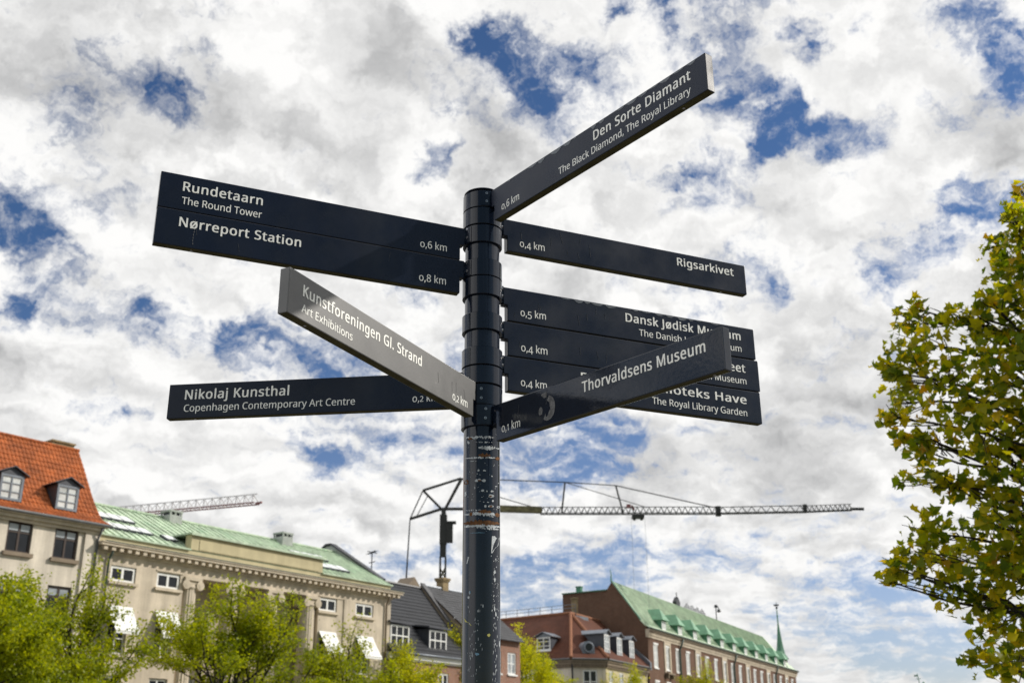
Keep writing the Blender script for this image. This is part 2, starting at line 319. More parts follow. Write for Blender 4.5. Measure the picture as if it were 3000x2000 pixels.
# ------------------------------------------------------------------ ground
g = MB(); g.quad((-1500, -600, 0), (1500, -600, 0), (1500, 3000, 0), (-1500, 3000, 0))
go = g.build('ground', 'ground'); go['kind'] = 'structure'
GLYPH = json.loads(r'''{" ":[141,[]],",":[135,[[83,63,100,63,101,61,103,59,104,57,99,38,93,17,84,-6,75,-29,66,-50,57,-70,46,-70,34,-70,22,-70,27,-49,32,-27,38,-2,43,22,47,44,49,63,66,63]]],".":[145,[[39,16,39,29,39,43,42,52,49,57,55,63,63,66,72,66,81,66,89,63,96,57,103,52,106,43,106,29,106,16,103,7,96,1,89,-5,81,-8,72,-8,63,-8,55,-5,49,1,42,7]]],"0":[310,[[283,236,283,194,283,163,281,135,276,110,272,85,264,65,254,47,243,30,230,17,214,8,197,-1,178,-5,154,-5,125,-5,102,3,83,18,64,34,50,57,40,87,31,117,27,152,27,194,27,236,31,272,39,301,48,331,61,353,80,369,99,385,124,393,154,393,183,393,207,385,226,369,246,353,260,331,269,301,279,272],[74,229,74,194,74,159,77,129,82,106,87,82,96,65,108,53,119,41,135,35,154,35,174,35,190,41,201,53,213,64,222,82,227,105,232,129,235,159,235,194,235,229,232,259,227,282,222,305,213,323,201,335,190,346,174,352,154,352,135,352,119,346,108,335,96,323,87,305,82,282,77,259]]],"1":[310,[[192,129,192,0,177,0,161,0,146,0,146,90,146,180,146,270,146,281,146,290,146,297,146,304,146,311,147,317,147,323,148,330,148,337,142,331,137,326,132,322,127,318,122,313,114,307,101,296,87,285,73,274,65,284,57,295,48,306,83,333,118,360,153,387,166,387,179,387,192,387,192,258]]],"2":[310,[[282,14,282,0,196,0,111,0,26,0,26,13,26,26,26,40,60,74,94,108,127,142,147,161,163,179,177,194,190,209,200,224,207,239,214,253,217,269,217,287,217,308,211,324,198,335,186,346,169,352,149,352,130,352,114,348,99,342,85,335,71,326,56,315,47,325,39,336,30,347,40,355,52,363,64,370,76,377,89,382,103,386,117,390,133,392,149,392,173,392,194,388,211,380,229,371,242,360,252,344,261,329,266,311,266,289,266,269,262,250,254,232,245,215,234,197,219,180,204,163,187,145,167,125,140,99,113,72,86,46,86,45,86,44,86,43,151,43,217,43,282,43,282,29]]],"4":[310,[[299,102,299,88,280,88,261,88,243,88,243,59,243,29,243,0,227,0,212,0,197,0,197,29,197,59,197,88,135,88,73,88,11,88,11,101,11,115,11,128,72,215,133,302,193,389,210,389,226,389,243,389,243,303,243,217,243,131,261,131,280,131,299,131,299,116],[197,212,197,252,197,262,197,270,197,278,197,286,197,293,198,300,198,307,198,314,199,320,199,326,199,332,199,338,199,338,198,338,197,338,194,331,191,324,186,316,182,308,178,301,174,296,135,241,97,186,58,131,104,131,150,131,197,131,197,171]]],"5":[310,[[136,237,149,237,175,237,198,233,218,224,237,215,252,202,263,185,274,168,279,148,279,124,279,97,273,74,262,54,250,35,234,20,212,10,191,0,165,-5,134,-5,114,-5,96,-4,78,0,61,4,46,9,34,16,34,31,34,46,34,61,47,53,63,46,82,42,100,37,118,35,135,35,154,35,171,38,185,44,199,50,210,59,218,72,226,84,230,100,230,119,230,144,222,163,207,177,191,190,167,197,133,197,123,197,112,196,99,194,86,193,75,191,67,189,59,194,51,199,43,204,48,265,53,326,58,387,123,387,187,387,252,387,252,372,252,358,252,343,201,343,150,343,99,343,96,306,92,269,89,231,96,232,104,234,114,235,125,237]]],"6":[310,[[30,136,30,165,30,188,31,210,34,231,37,253,43,273,50,293,58,312,68,329,82,344,95,359,112,371,132,379,153,388,178,392,207,392,215,392,223,392,232,391,241,390,249,389,255,387,255,374,255,360,255,347,248,349,241,350,233,352,225,353,216,353,208,353,183,353,162,349,146,341,129,332,116,321,106,307,97,292,90,276,86,257,81,238,79,218,77,197,79,197,80,197,81,197,86,205,93,213,101,220,110,227,120,232,131,236,143,240,157,242,172,242,195,242,214,238,231,228,248,219,261,206,270,188,280,171,284,150,284,125,284,98,279,75,269,55,259,36,245,21,227,10,208,0,187,-5,161,-5,143,-5,126,-2,110,5,94,12,80,22,68,36,56,50,46,68,40,90,33,111],[147,35,161,35,184,35,202,42,216,57,230,71,237,94,237,125,237,149,231,169,219,183,206,198,187,205,163,205,146,205,131,201,118,194,105,187,96,178,89,167,82,157,78,145,78,134,78,122,80,110,83,99,87,87,92,76,99,67,106,57,115,49,125,43,135,38]]],"8":[310,[[132,392,154,392,188,392,216,384,238,368,259,352,270,330,270,300,270,284,267,270,260,259,254,247,245,237,233,228,222,219,210,212,197,205,213,197,227,189,240,179,253,169,263,158,271,146,279,133,283,118,283,100,283,79,278,60,267,44,257,28,242,16,223,8,204,-1,182,-5,156,-5,128,-5,105,-1,85,7,66,15,51,27,41,43,32,58,27,77,27,99,27,116,30,132,38,145,45,158,55,169,67,178,79,188,93,196,107,202,94,209,83,217,72,227,62,236,54,246,48,258,42,270,39,284,39,300,39,320,44,337,54,350,64,364,78,374,95,381,113,389],[73,111,73,98,73,79,80,64,93,51,107,39,127,33,155,33,181,33,201,39,215,51,229,64,236,80,236,100,236,112,233,123,226,133,219,143,210,151,198,159,186,166,172,173,155,179,152,180,149,181,146,183,130,176,117,168,106,160,95,152,87,143,82,133,76,123],[175,354,154,354,134,354,118,349,105,339,92,330,86,316,86,298,86,285,89,273,95,264,101,255,110,248,121,241,132,235,144,229,157,223,169,229,180,235,190,241,200,248,208,255,214,265,220,274,223,285,223,298,223,316,217,330,204,339,192,349]]],"A":[346,[[312,0,295,0,280,40,264,80,249,120,198,120,146,120,95,120,80,80,65,40,49,0,33,0,16,0,0,0,50,129,101,259,151,388,166,388,180,388,195,388,245,259,295,129,346,0,329,0],[205,241,191,280,190,283,188,288,185,296,183,303,180,311,178,319,176,327,174,334,172,338,170,331,169,323,167,316,165,309,163,302,161,296,159,290,157,284,155,280,141,241,126,202,112,163,152,163,193,163,234,163,220,202]]],"B":[352,[[126,387,163,387,211,387,248,380,273,365,297,351,310,326,310,291,310,276,307,262,301,251,296,239,288,229,277,221,266,214,252,208,236,205,236,204,236,204,236,203,252,200,267,195,280,189,294,182,304,172,311,159,319,147,323,130,323,110,323,86,317,67,307,50,296,34,280,21,260,13,240,4,216,0,189,0,143,0,98,0,53,0,53,129,53,258,53,387,89,387],[149,222,173,222,206,222,229,227,241,238,253,249,259,265,259,285,259,307,252,322,237,331,222,340,198,345,165,345,144,345,123,345,101,345,101,304,101,263,101,222,125,222],[126,181,101,181,101,135,101,88,101,41,127,41,153,41,179,41,214,41,237,48,251,61,264,75,271,92,271,114,271,127,268,139,262,150,256,160,246,167,232,173,218,179,199,181,176,181,151,181]]],"C":[342,[[236,349,218,349,198,349,179,346,163,339,146,332,132,322,120,308,109,294,100,278,94,259,88,239,85,218,85,193,85,162,89,134,99,111,109,87,124,69,144,56,164,44,188,37,218,37,235,37,251,39,266,42,281,45,296,48,310,53,310,38,310,24,310,10,296,5,281,1,266,-2,250,-4,232,-5,211,-5,171,-5,138,3,112,19,86,35,66,58,53,88,40,118,33,153,33,194,33,223,37,250,45,274,53,298,65,319,81,337,97,355,116,368,139,378,162,387,189,392,219,392,239,392,258,390,276,386,295,382,311,377,326,369,319,356,313,342,306,328,294,334,281,339,266,343,252,347]]],"D":[395,[[362,239,362,197,362,154,354,118,338,88,322,59,299,37,269,22,239,7,203,0,160,0,124,0,88,0,53,0,53,129,53,258,53,387,92,387,132,387,172,387,211,387,244,380,273,365,302,351,324,329,339,301,355,273],[311,145,311,196,311,230,305,258,294,280,283,302,266,318,244,329,222,340,196,345,165,345,144,345,122,345,101,345,101,244,101,143,101,42,119,42,136,42,154,42,206,42,245,55,272,80,298,106]]],"E":[301,[[269,14,269,0,197,0,125,0,53,0,53,129,53,258,53,387,125,387,197,387,269,387,269,373,269,358,269,344,213,344,157,344,101,344,101,304,101,263,101,223,154,223,206,223,259,223,259,209,259,195,259,181,206,181,154,181,101,181,101,135,101,89,101,43,157,43,213,43,269,43,269,29]]],"G":[394,[[220,190,220,204,265,204,310,204,354,204,354,141,354,78,354,15,333,8,312,3,291,-1,270,-4,245,-5,218,-5,178,-5,144,3,117,19,90,35,69,58,54,87,40,117,33,153,33,193,33,234,41,269,57,298,73,328,96,351,125,368,155,384,191,392,233,392,255,392,276,390,295,386,314,382,332,377,349,369,343,355,337,341,330,327,317,333,301,339,284,343,267,347,249,349,231,349,200,349,174,343,152,330,130,318,113,300,101,277,90,253,84,226,84,193,84,163,89,136,99,112,109,88,124,70,146,57,167,43,195,37,230,37,247,37,261,38,273,40,285,41,296,44,306,46,306,84,306,123,306,161,277,161,249,161,220,161,220,175]]],"H":[401,[[348,129,348,0,332,0,316,0,300,0,300,60,300,120,300,180,233,180,167,180,101,180,101,120,101,60,101,0,85,0,69,0,53,0,53,129,53,258,53,387,69,387,85,387,101,387,101,332,101,278,101,223,167,223,233,223,300,223,300,278,300,332,300,387,316,387,332,387,348,387,348,258]]],"J":[148,[[18,-103,-2,-103,-11,-103,-18,-102,-25,-101,-31,-100,-37,-98,-42,-96,-42,-82,-42,-68,-42,-55,-36,-56,-30,-57,-24,-59,-17,-60,-10,-60,-3,-60,6,-60,14,-58,22,-55,31,-51,37,-45,42,-36,47,-27,50,-14,50,2,50,130,50,259,50,387,66,387,82,387,99,387,99,260,99,133,99,6,99,-19,94,-39,86,-56,78,-72,66,-84,51,-91,36,-99]]],"K":[335,[[282,73,335,0,316,0,297,0,278,0,232,62,187,123,141,185,128,173,114,162,101,150,101,100,101,50,101,0,85,0,69,0,53,0,53,129,53,258,53,387,69,387,85,387,101,387,101,323,101,260,101,196,112,208,123,221,134,233,146,245,157,257,168,270,203,309,238,348,272,387,291,387,310,387,329,387,278,331,227,274,176,218,229,146]]],"L":[284,[[125,0,53,0,53,129,53,258,53,387,69,387,85,387,101,387,101,272,101,158,101,43,158,43,214,43,270,43,270,29,270,14,270,0,198,0]]],"M":[491,[[237,0,223,0,181,113,138,226,96,339,95,339,94,339,94,339,94,332,95,323,96,311,96,300,97,288,97,275,97,262,98,248,98,235,98,156,98,78,98,0,83,0,68,0,53,0,53,129,53,258,53,387,77,387,101,387,125,387,164,281,204,176,244,70,244,70,245,70,246,70,286,176,327,281,367,387,391,387,415,387,439,387,439,258,439,129,439,0,423,0,407,0,391,0,391,79,391,159,391,238,391,250,391,263,391,275,391,288,392,300,393,311,393,322,394,331,394,339,394,339,393,339,392,339,349,226,306,113,263,0,250,0]]],"N":[412,[[359,129,359,0,340,0,321,0,302,0,233,107,164,214,95,321,95,321,94,321,93,321,94,313,95,303,95,292,96,280,96,268,97,255,97,243,98,230,98,216,98,144,98,72,98,0,83,0,68,0,53,0,53,129,53,258,53,387,71,387,90,387,109,387,178,280,246,173,315,67,316,67,317,67,317,67,317,72,317,81,316,93,316,104,315,117,314,131,314,144,314,157,314,168,314,241,314,314,314,387,329,387,344,387,359,387,359,258]]],"R":[337,[[124,387,159,387,191,387,218,383,239,375,259,366,275,354,285,338,295,322,300,301,300,277,300,256,296,239,289,225,281,212,271,201,260,193,248,184,236,178,223,173,258,116,293,58,329,0,310,0,291,0,272,0,241,53,209,107,178,160,153,160,127,160,101,160,101,107,101,53,101,0,85,0,69,0,53,0,53,129,53,258,53,387,88,387],[178,345,157,345,138,345,120,345,101,345,101,297,101,249,101,201,121,201,140,201,159,201,191,201,214,207,228,220,243,232,250,250,250,275,250,292,246,305,240,315,233,325,223,333,209,337,195,342]]],"S":[297,[[272,124,272,103,272,80,266,61,255,45,244,29,228,16,207,8,186,-1,162,-5,134,-5,119,-5,106,-5,92,-3,79,-2,67,0,56,3,46,6,36,9,28,13,28,29,28,44,28,60,41,54,57,49,76,44,95,39,115,37,136,37,155,37,171,39,184,44,197,49,207,57,213,66,220,75,223,86,223,99,223,112,220,122,215,131,210,140,200,148,187,155,174,163,156,170,132,179,110,187,92,196,77,206,62,216,51,228,44,242,36,257,33,274,33,294,33,314,38,332,48,346,59,361,73,372,92,380,110,388,132,392,156,392,177,392,197,390,215,386,232,382,248,377,263,371,258,357,253,343,248,329,234,335,220,339,204,343,188,347,172,349,155,349,139,349,125,347,114,342,103,338,95,331,90,323,85,314,82,304,82,293,82,280,85,269,90,261,95,252,104,244,116,237,129,230,145,223,166,215,189,207,208,198,224,188,240,179,252,167,260,154,268,140]]],"T":[301,[[175,115,175,0,159,0,142,0,126,0,126,115,126,229,126,344,86,344,46,344,5,344,5,358,5,373,5,387,102,387,199,387,295,387,295,373,295,358,295,344,255,344,215,344,175,344,175,229]]],"a":[304,[[137,295,156,295,191,295,218,287,235,272,252,256,260,232,260,198,260,132,260,66,260,0,248,0,237,0,225,0,222,14,219,27,216,41,215,41,215,41,214,41,206,31,197,22,188,15,179,8,169,3,158,-1,147,-4,133,-5,116,-5,99,-5,84,-2,70,4,56,10,45,19,37,32,29,45,25,61,25,81,25,110,36,132,59,148,82,163,117,172,164,173,181,174,197,174,213,175,213,181,213,187,213,192,213,217,208,233,198,243,187,252,172,257,153,257,138,257,124,255,110,250,96,245,83,240,72,235,67,246,62,258,57,270,70,277,85,283,102,288,119,293],[184,141,170,140,134,139,109,133,95,123,81,113,74,99,74,80,74,64,79,52,89,44,99,37,112,33,127,33,152,33,172,40,189,53,205,67,213,88,213,116,213,125,213,133,213,142,199,141]]],"b":[333,[[94,345,94,311,94,299,93,288,93,277,92,266,92,258,91,252,92,252,93,252,94,252,102,264,113,274,128,283,142,291,161,295,184,295,220,295,249,283,271,258,292,232,303,195,303,145,303,112,298,84,288,62,279,39,265,23,246,11,228,0,207,-5,184,-5,161,-5,142,-1,128,7,113,15,102,25,94,37,92,37,91,37,90,37,87,25,83,12,80,0,69,0,57,0,46,0,46,137,46,274,46,412,62,412,78,412,94,412,94,378],[202,256,176,256,155,256,139,252,127,244,115,236,106,224,101,208,96,192,94,172,94,147,94,146,94,145,94,145,94,109,100,82,111,63,123,44,145,34,177,34,203,34,222,44,235,63,248,82,254,110,254,146,254,182,248,210,235,228,222,246]]],"c":[260,[[179,-5,163,-5,137,-5,114,0,94,10,74,21,58,37,47,59,35,81,30,109,30,144,30,179,36,208,48,231,60,253,76,270,96,280,117,291,140,296,166,296,181,296,195,294,209,291,222,288,233,284,242,280,237,267,232,254,228,241,219,244,209,247,197,250,186,253,175,254,165,254,145,254,129,250,116,242,104,233,94,221,88,205,82,189,79,168,79,144,79,121,82,101,88,85,94,69,104,57,116,48,128,40,144,36,162,36,178,36,192,37,204,41,216,44,227,48,237,53,237,38,237,24,237,10,228,5,217,1,205,-1,193,-4]]],"d":[333,[[164,-5,149,-5,113,-5,84,7,62,32,41,57,30,95,30,145,30,194,41,232,63,258,84,283,113,296,150,296,165,296,178,294,189,290,200,286,210,281,218,275,227,268,234,261,239,253,241,253,242,253,243,253,242,258,242,265,241,274,240,283,239,290,239,296,239,334,239,373,239,412,255,412,271,412,287,412,287,274,287,137,287,0,274,0,261,0,249,0,246,13,244,26,242,39,241,39,240,39,239,39,234,31,227,23,218,17,210,10,200,5,189,1,177,-3],[131,34,157,34,187,34,209,43,221,59,234,76,240,101,240,135,240,138,240,141,240,144,240,180,234,208,222,227,210,247,188,256,156,256,130,256,111,246,98,226,86,205,79,178,79,144,79,109,86,82,98,63,111,44]]],"e":[306,[[133,296,158,296,183,296,204,290,222,280,240,269,254,253,264,234,273,214,278,191,278,165,278,155,278,146,278,136,212,136,145,136,79,136,80,103,88,78,104,61,120,44,143,35,172,35,190,35,206,37,221,40,235,44,250,49,265,55,265,41,265,27,265,14,250,7,235,2,221,-1,207,-4,189,-5,170,-5,142,-5,118,0,97,11,76,23,59,39,47,61,36,84,30,111,30,143,30,175,35,202,46,225,56,248,71,265,91,277,110,290],[174,257,158,257,135,257,117,249,104,235,91,220,83,200,80,174,129,174,179,174,228,174,228,191,226,205,220,217,215,230,208,239,197,246,187,253]]],"f":[186,[[180,266,180,254,155,254,131,254,107,254,107,169,107,85,107,0,91,0,75,0,59,0,59,85,59,169,59,254,42,254,25,254,8,254,8,261,8,268,8,276,25,281,42,287,59,292,59,298,59,303,59,309,59,346,67,373,84,390,101,406,124,414,153,414,165,414,175,413,185,411,195,409,203,407,210,405,205,392,201,380,197,367,191,369,185,371,177,373,170,375,162,375,154,375,138,375,126,370,118,359,111,349,107,332,107,309,107,303,107,297,107,290,131,290,155,290,180,290,180,278]]],"g":[333,[[112,296,149,296,168,296,185,292,201,285,216,278,229,267,240,252,241,252,242,252,243,252,245,265,247,278,249,290,262,290,274,290,287,290,287,192,287,94,287,-5,287,-32,282,-55,273,-74,264,-93,249,-107,230,-116,211,-125,187,-130,157,-130,136,-130,117,-128,99,-125,82,-122,66,-118,53,-112,53,-97,53,-82,53,-68,66,-75,82,-81,101,-85,119,-88,139,-90,160,-90,185,-90,204,-83,219,-69,233,-54,240,-34,240,-9,240,-5,240,-1,240,3,240,7,240,13,241,21,241,30,241,35,242,38,241,38,240,38,239,38,229,24,217,13,202,5,187,-2,169,-5,150,-5,112,-5,83,8,61,34,40,60,30,97,30,145,30,191,40,228,61,255,83,282],[175,256,155,256,139,256,125,251,114,243,103,234,94,221,88,205,82,188,79,168,79,144,79,108,86,81,99,62,112,43,131,34,157,34,171,34,184,35,194,39,205,43,214,49,220,57,227,65,232,76,236,88,239,101,241,116,241,133,241,137,241,141,241,145,241,171,238,192,232,209,226,225,216,237,204,244,191,252]]],"h":[335,[[94,331,94,291,94,284,93,277,93,270,92,263,92,256,91,250,92,250,93,250,94,250,100,260,108,269,118,275,127,282,137,287,149,290,161,294,172,295,185,295,208,295,228,292,243,284,259,277,271,265,279,250,287,234,291,214,291,189,291,126,291,63,291,0,275,0,259,0,244,0,244,62,244,124,244,186,244,209,239,227,228,238,218,250,201,256,179,256,157,256,140,252,128,243,116,235,107,223,102,208,96,192,94,173,94,150,94,100,94,50,94,0,78,0,62,0,46,0,46,137,46,274,46,412,62,412,78,412,94,412,94,371]]],"i":[140,[[78,290,94,290,94,194,94,97,94,0,78,0,62,0,46,0,46,97,46,194,46,290,62,290],[62,399,70,399,78,399,84,397,90,392,95,387,98,379,98,369,98,359,95,351,90,346,84,341,78,339,70,339,62,339,56,341,50,346,45,351,42,359,42,369,42,379,45,387,50,392,56,397]]],"j":[140,[[31,-130,12,-130,3,-130,-5,-129,-12,-128,-19,-127,-25,-125,-30,-124,-30,-111,-30,-98,-30,-85,-24,-86,-19,-88,-13,-89,-7,-90,-1,-90,6,-90,18,-90,27,-87,35,-81,42,-75,46,-63,46,-45,46,67,46,179,46,290,62,290,78,290,94,290,94,179,94,68,94,-43,94,-61,91,-77,85,-90,79,-103,70,-113,59,-120,47,-127],[42,359,42,369,42,379,45,387,50,392,56,397,62,399,70,399,78,399,84,397,90,392,95,387,98,379,98,369,98,359,95,351,90,346,84,341,78,339,70,339,62,339,56,341,50,346,45,351]]],"k":[289,[[93,268,93,197,93,191,93,183,92,174,92,164,91,156,91,150,92,150,92,150,93,150,95,152,99,157,103,162,107,167,112,173,116,178,121,184,125,189,128,192,159,225,190,258,220,290,239,290,258,290,276,290,237,249,198,208,159,166,201,111,243,55,284,0,265,0,246,0,227,0,193,45,160,90,126,135,115,126,104,116,93,107,93,71,93,36,93,0,77,0,62,0,46,0,46,137,46,274,46,412,62,412,77,412,93,412,93,340]]],"l":[140,[[94,137,94,0,78,0,62,0,46,0,46,137,46,274,46,412,62,412,78,412,94,412,94,274]]],"m":[507,[[346,296,365,296,397,296,422,287,438,271,454,254,463,227,463,189,463,126,463,63,463,0,447,0,431,0,415,0,415,62,415,125,415,187,415,210,411,227,401,238,392,250,377,256,356,256,328,256,308,248,296,231,284,215,278,191,278,160,278,107,278,53,278,0,262,0,246,0,231,0,231,62,231,125,231,187,231,202,229,215,224,225,220,235,213,243,205,248,196,253,185,256,171,256,152,256,136,252,125,243,114,235,106,224,101,208,96,192,94,173,94,151,94,100,94,50,94,0,78,0,62,0,46,0,46,97,46,194,46,290,59,290,72,290,85,290,87,277,89,264,92,251,92,251,93,251,94,251,100,261,108,269,117,276,126,283,135,288,146,291,157,294,168,296,180,296,202,296,221,292,236,284,251,276,262,264,269,247,270,247,270,247,271,247,281,264,294,276,311,284,328,292]]],"n":[335,[[174,296,186,296,220,296,247,287,264,271,282,254,291,227,291,189,291,126,291,63,291,0,275,0,259,0,244,0,244,62,244,124,244,186,244,209,239,227,228,238,218,250,201,256,179,256,147,256,124,247,112,229,100,211,94,185,94,151,94,100,94,50,94,0,78,0,62,0,46,0,46,97,46,194,46,290,59,290,72,290,85,290,87,277,89,264,92,251,92,251,93,251,94,251,101,261,109,269,118,276,128,283,138,288,150,291,162,294]]],"o":[328,[[298,178,298,146,298,122,295,100,289,82,283,63,274,47,262,34,250,21,236,11,219,5,202,-2,184,-5,163,-5,144,-5,126,-2,110,5,94,11,80,21,68,34,56,47,46,63,40,82,33,100,30,122,30,146,30,178,35,205,46,227,57,249,72,266,93,278,113,290,137,296,165,296,191,296,214,290,234,278,254,266,270,249,281,227,293,205],[79,180,79,146,79,123,82,103,88,86,94,70,103,57,116,48,129,39,145,34,164,34,184,34,200,39,212,48,225,57,234,70,240,86,246,103,249,123,249,146,249,169,246,189,240,205,234,221,225,234,212,242,200,251,183,256,164,256,134,256,112,246,99,226,86,207]]],"p":[333,[[169,296,184,296,220,296,249,283,271,258,292,233,303,196,303,146,303,113,298,85,288,63,279,40,265,23,247,12,229,0,208,-5,184,-5,169,-5,156,-3,144,1,133,5,123,10,115,16,106,22,99,29,94,37,93,37,92,37,90,37,91,31,92,23,93,14,93,4,94,-4,94,-11,94,-51,94,-90,94,-130,78,-130,62,-130,46,-130,46,10,46,150,46,290,59,290,72,290,85,290,87,277,89,264,92,251,92,251,93,251,94,251,99,259,106,267,115,274,123,280,132,286,144,290,155,294],[202,256,176,256,156,256,140,252,128,245,116,237,108,226,102,211,97,196,94,178,94,155,94,152,94,149,94,146,94,122,96,102,101,85,106,68,115,56,127,47,139,38,156,34,177,34,194,34,209,39,220,49,232,59,240,72,246,89,251,105,254,125,254,146,254,179,248,206,235,226,222,246]]],"r":[224,[[168,296,181,296,187,296,193,296,199,295,205,294,211,294,216,293,214,278,212,263,210,249,205,250,200,251,194,251,189,252,183,252,178,252,167,252,156,250,146,245,136,241,127,234,119,226,111,217,105,207,100,195,96,183,94,170,94,155,94,103,94,52,94,0,78,0,62,0,46,0,46,97,46,194,46,290,59,290,72,290,85,290,87,273,89,255,90,237,91,237,92,237,93,237,99,248,106,258,115,267,124,276,133,283,145,288,156,293]]],"s":[259,[[235,96,235,80,235,61,230,46,221,33,212,20,198,11,181,4,164,-2,143,-5,119,-5,99,-5,82,-4,67,-1,52,3,39,7,28,13,28,27,28,42,28,56,40,51,54,45,70,40,87,35,103,33,120,33,144,33,162,37,173,45,184,52,189,63,189,76,189,83,187,90,183,95,179,101,172,107,162,113,151,118,137,125,118,132,99,139,83,147,69,154,56,161,46,170,38,180,31,190,28,203,28,219,28,243,38,262,58,276,78,289,104,296,137,296,154,296,171,294,186,291,201,287,216,282,229,276,224,264,218,251,213,238,201,243,188,248,174,251,161,255,147,257,133,257,114,257,99,254,89,247,78,241,73,232,73,222,73,214,75,207,80,201,85,196,93,190,104,185,115,180,129,173,148,166,166,159,182,152,195,145,208,138,218,129,225,119,232,109]]],"t":[196,[[130,34,143,34,150,34,158,34,165,35,173,37,179,38,184,40,184,27,184,15,184,3,179,1,171,-1,162,-3,153,-5,144,-5,135,-5,120,-5,106,-3,93,2,80,8,70,17,62,30,54,43,50,61,50,85,50,141,50,197,50,254,36,254,22,254,9,254,9,261,9,269,9,276,23,283,36,289,50,295,57,316,63,336,69,357,79,357,88,357,98,357,98,335,98,313,98,290,125,290,153,290,181,290,181,278,181,266,181,254,153,254,125,254,98,254,98,198,98,142,98,86,98,68,102,55,110,46,119,38]]],"u":[335,[[273,290,289,290,289,194,289,97,289,0,276,0,263,0,250,0,247,13,245,26,243,38,242,38,241,38,241,38,234,28,226,20,217,14,207,7,196,2,185,-1,173,-4,161,-5,148,-5,125,-5,106,-2,90,6,74,13,63,25,55,40,47,56,43,76,43,100,43,164,43,227,43,290,59,290,75,290,91,290,91,228,91,166,91,103,91,80,96,63,107,51,117,40,133,34,155,34,177,34,194,38,207,46,219,54,228,66,233,82,238,98,241,117,241,139,241,190,241,240,241,290,257,290]]],"v":[275,[[128,0,110,0,73,97,37,194,0,290,17,290,34,290,51,290,72,233,92,176,113,119,116,111,119,102,122,93,125,83,128,74,131,65,133,56,135,48,136,42,137,42,137,42,138,42,140,48,142,56,144,65,147,74,150,83,154,93,157,103,160,112,163,119,183,176,204,233,224,290,241,290,258,290,275,290,238,194,202,97,165,0,146,0]]],"w":[426,[[250,110,233,164,231,174,228,184,225,194,222,203,220,212,218,220,216,229,215,236,213,241,213,241,212,241,211,241,211,236,209,229,207,220,205,212,203,203,200,193,198,184,195,174,192,164,174,109,157,55,140,1,122,1,104,1,86,1,59,97,33,194,6,291,22,291,39,291,55,291,69,239,82,188,95,136,98,125,101,115,103,104,106,94,108,84,110,74,112,64,114,56,114,49,115,49,116,49,116,49,118,54,119,59,120,66,122,72,123,79,125,86,126,93,128,101,130,108,132,115,134,122,136,127,153,182,170,236,187,291,205,291,222,291,239,291,256,236,273,182,289,127,292,119,294,110,297,101,300,91,302,82,304,73,307,65,308,57,309,50,309,50,310,50,311,50,312,56,313,64,315,73,317,82,319,92,322,103,325,114,328,125,330,136,344,188,358,239,371,291,387,291,404,291,420,291,393,194,366,97,339,1,321,1,302,1,283,1,267,55]]],"x":[287,[[80,99,115,148,81,196,48,243,15,290,33,290,51,290,69,290,94,254,119,217,144,181,168,217,193,254,218,290,236,290,254,290,271,290,238,243,205,196,171,148,206,99,242,49,277,0,259,0,241,0,223,0,196,39,170,77,144,116,117,77,90,39,63,0,46,0,28,0,10,0,45,49]]],"y":[276,[[40,193,1,290,18,290,34,290,51,290,72,235,93,180,114,125,118,115,121,106,124,97,127,88,130,79,133,71,135,62,137,54,139,46,139,46,140,46,141,46,143,55,146,67,151,82,156,96,161,111,166,126,185,181,205,235,225,290,242,290,259,290,276,290,235,180,193,70,151,-40,144,-58,136,-74,127,-87,118,-101,107,-112,93,-119,80,-126,64,-130,46,-130,37,-130,29,-130,23,-129,16,-128,11,-127,6,-126,6,-113,6,-100,6,-88,10,-88,15,-89,20,-90,26,-91,32,-91,38,-91,49,-91,59,-89,67,-85,75,-81,82,-75,88,-67,94,-59,98,-50,102,-40,107,-27,112,-14,118,-1,79,96]]],"ø":[328,[[298,168,298,146,298,114,293,86,282,64,271,41,255,24,235,12,215,0,191,-5,163,-5,150,-5,137,-4,126,-1,114,2,103,7,93,12,86,2,79,-8,72,-18,61,-11,51,-4,40,3,48,14,56,26,64,37,53,50,45,65,39,84,33,102,30,123,30,146,30,194,42,231,66,257,90,283,123,296,165,296,178,296,191,294,203,291,215,287,226,282,236,276,243,286,250,296,257,307,267,300,278,293,289,286,281,275,272,263,264,252,275,239,283,224,289,206,295,188],[79,180,79,146,79,132,80,119,82,108,84,96,87,85,92,76,132,132,172,187,211,242,205,246,198,250,190,252,182,255,173,256,164,256,134,256,112,246,99,226,86,207],[249,123,249,146,249,159,248,171,246,183,244,194,241,204,237,212,197,157,157,102,118,47,124,43,131,40,139,37,147,35,155,34,164,34,184,34,200,39,212,48,225,57,234,70,240,86,246,103]]]}''')
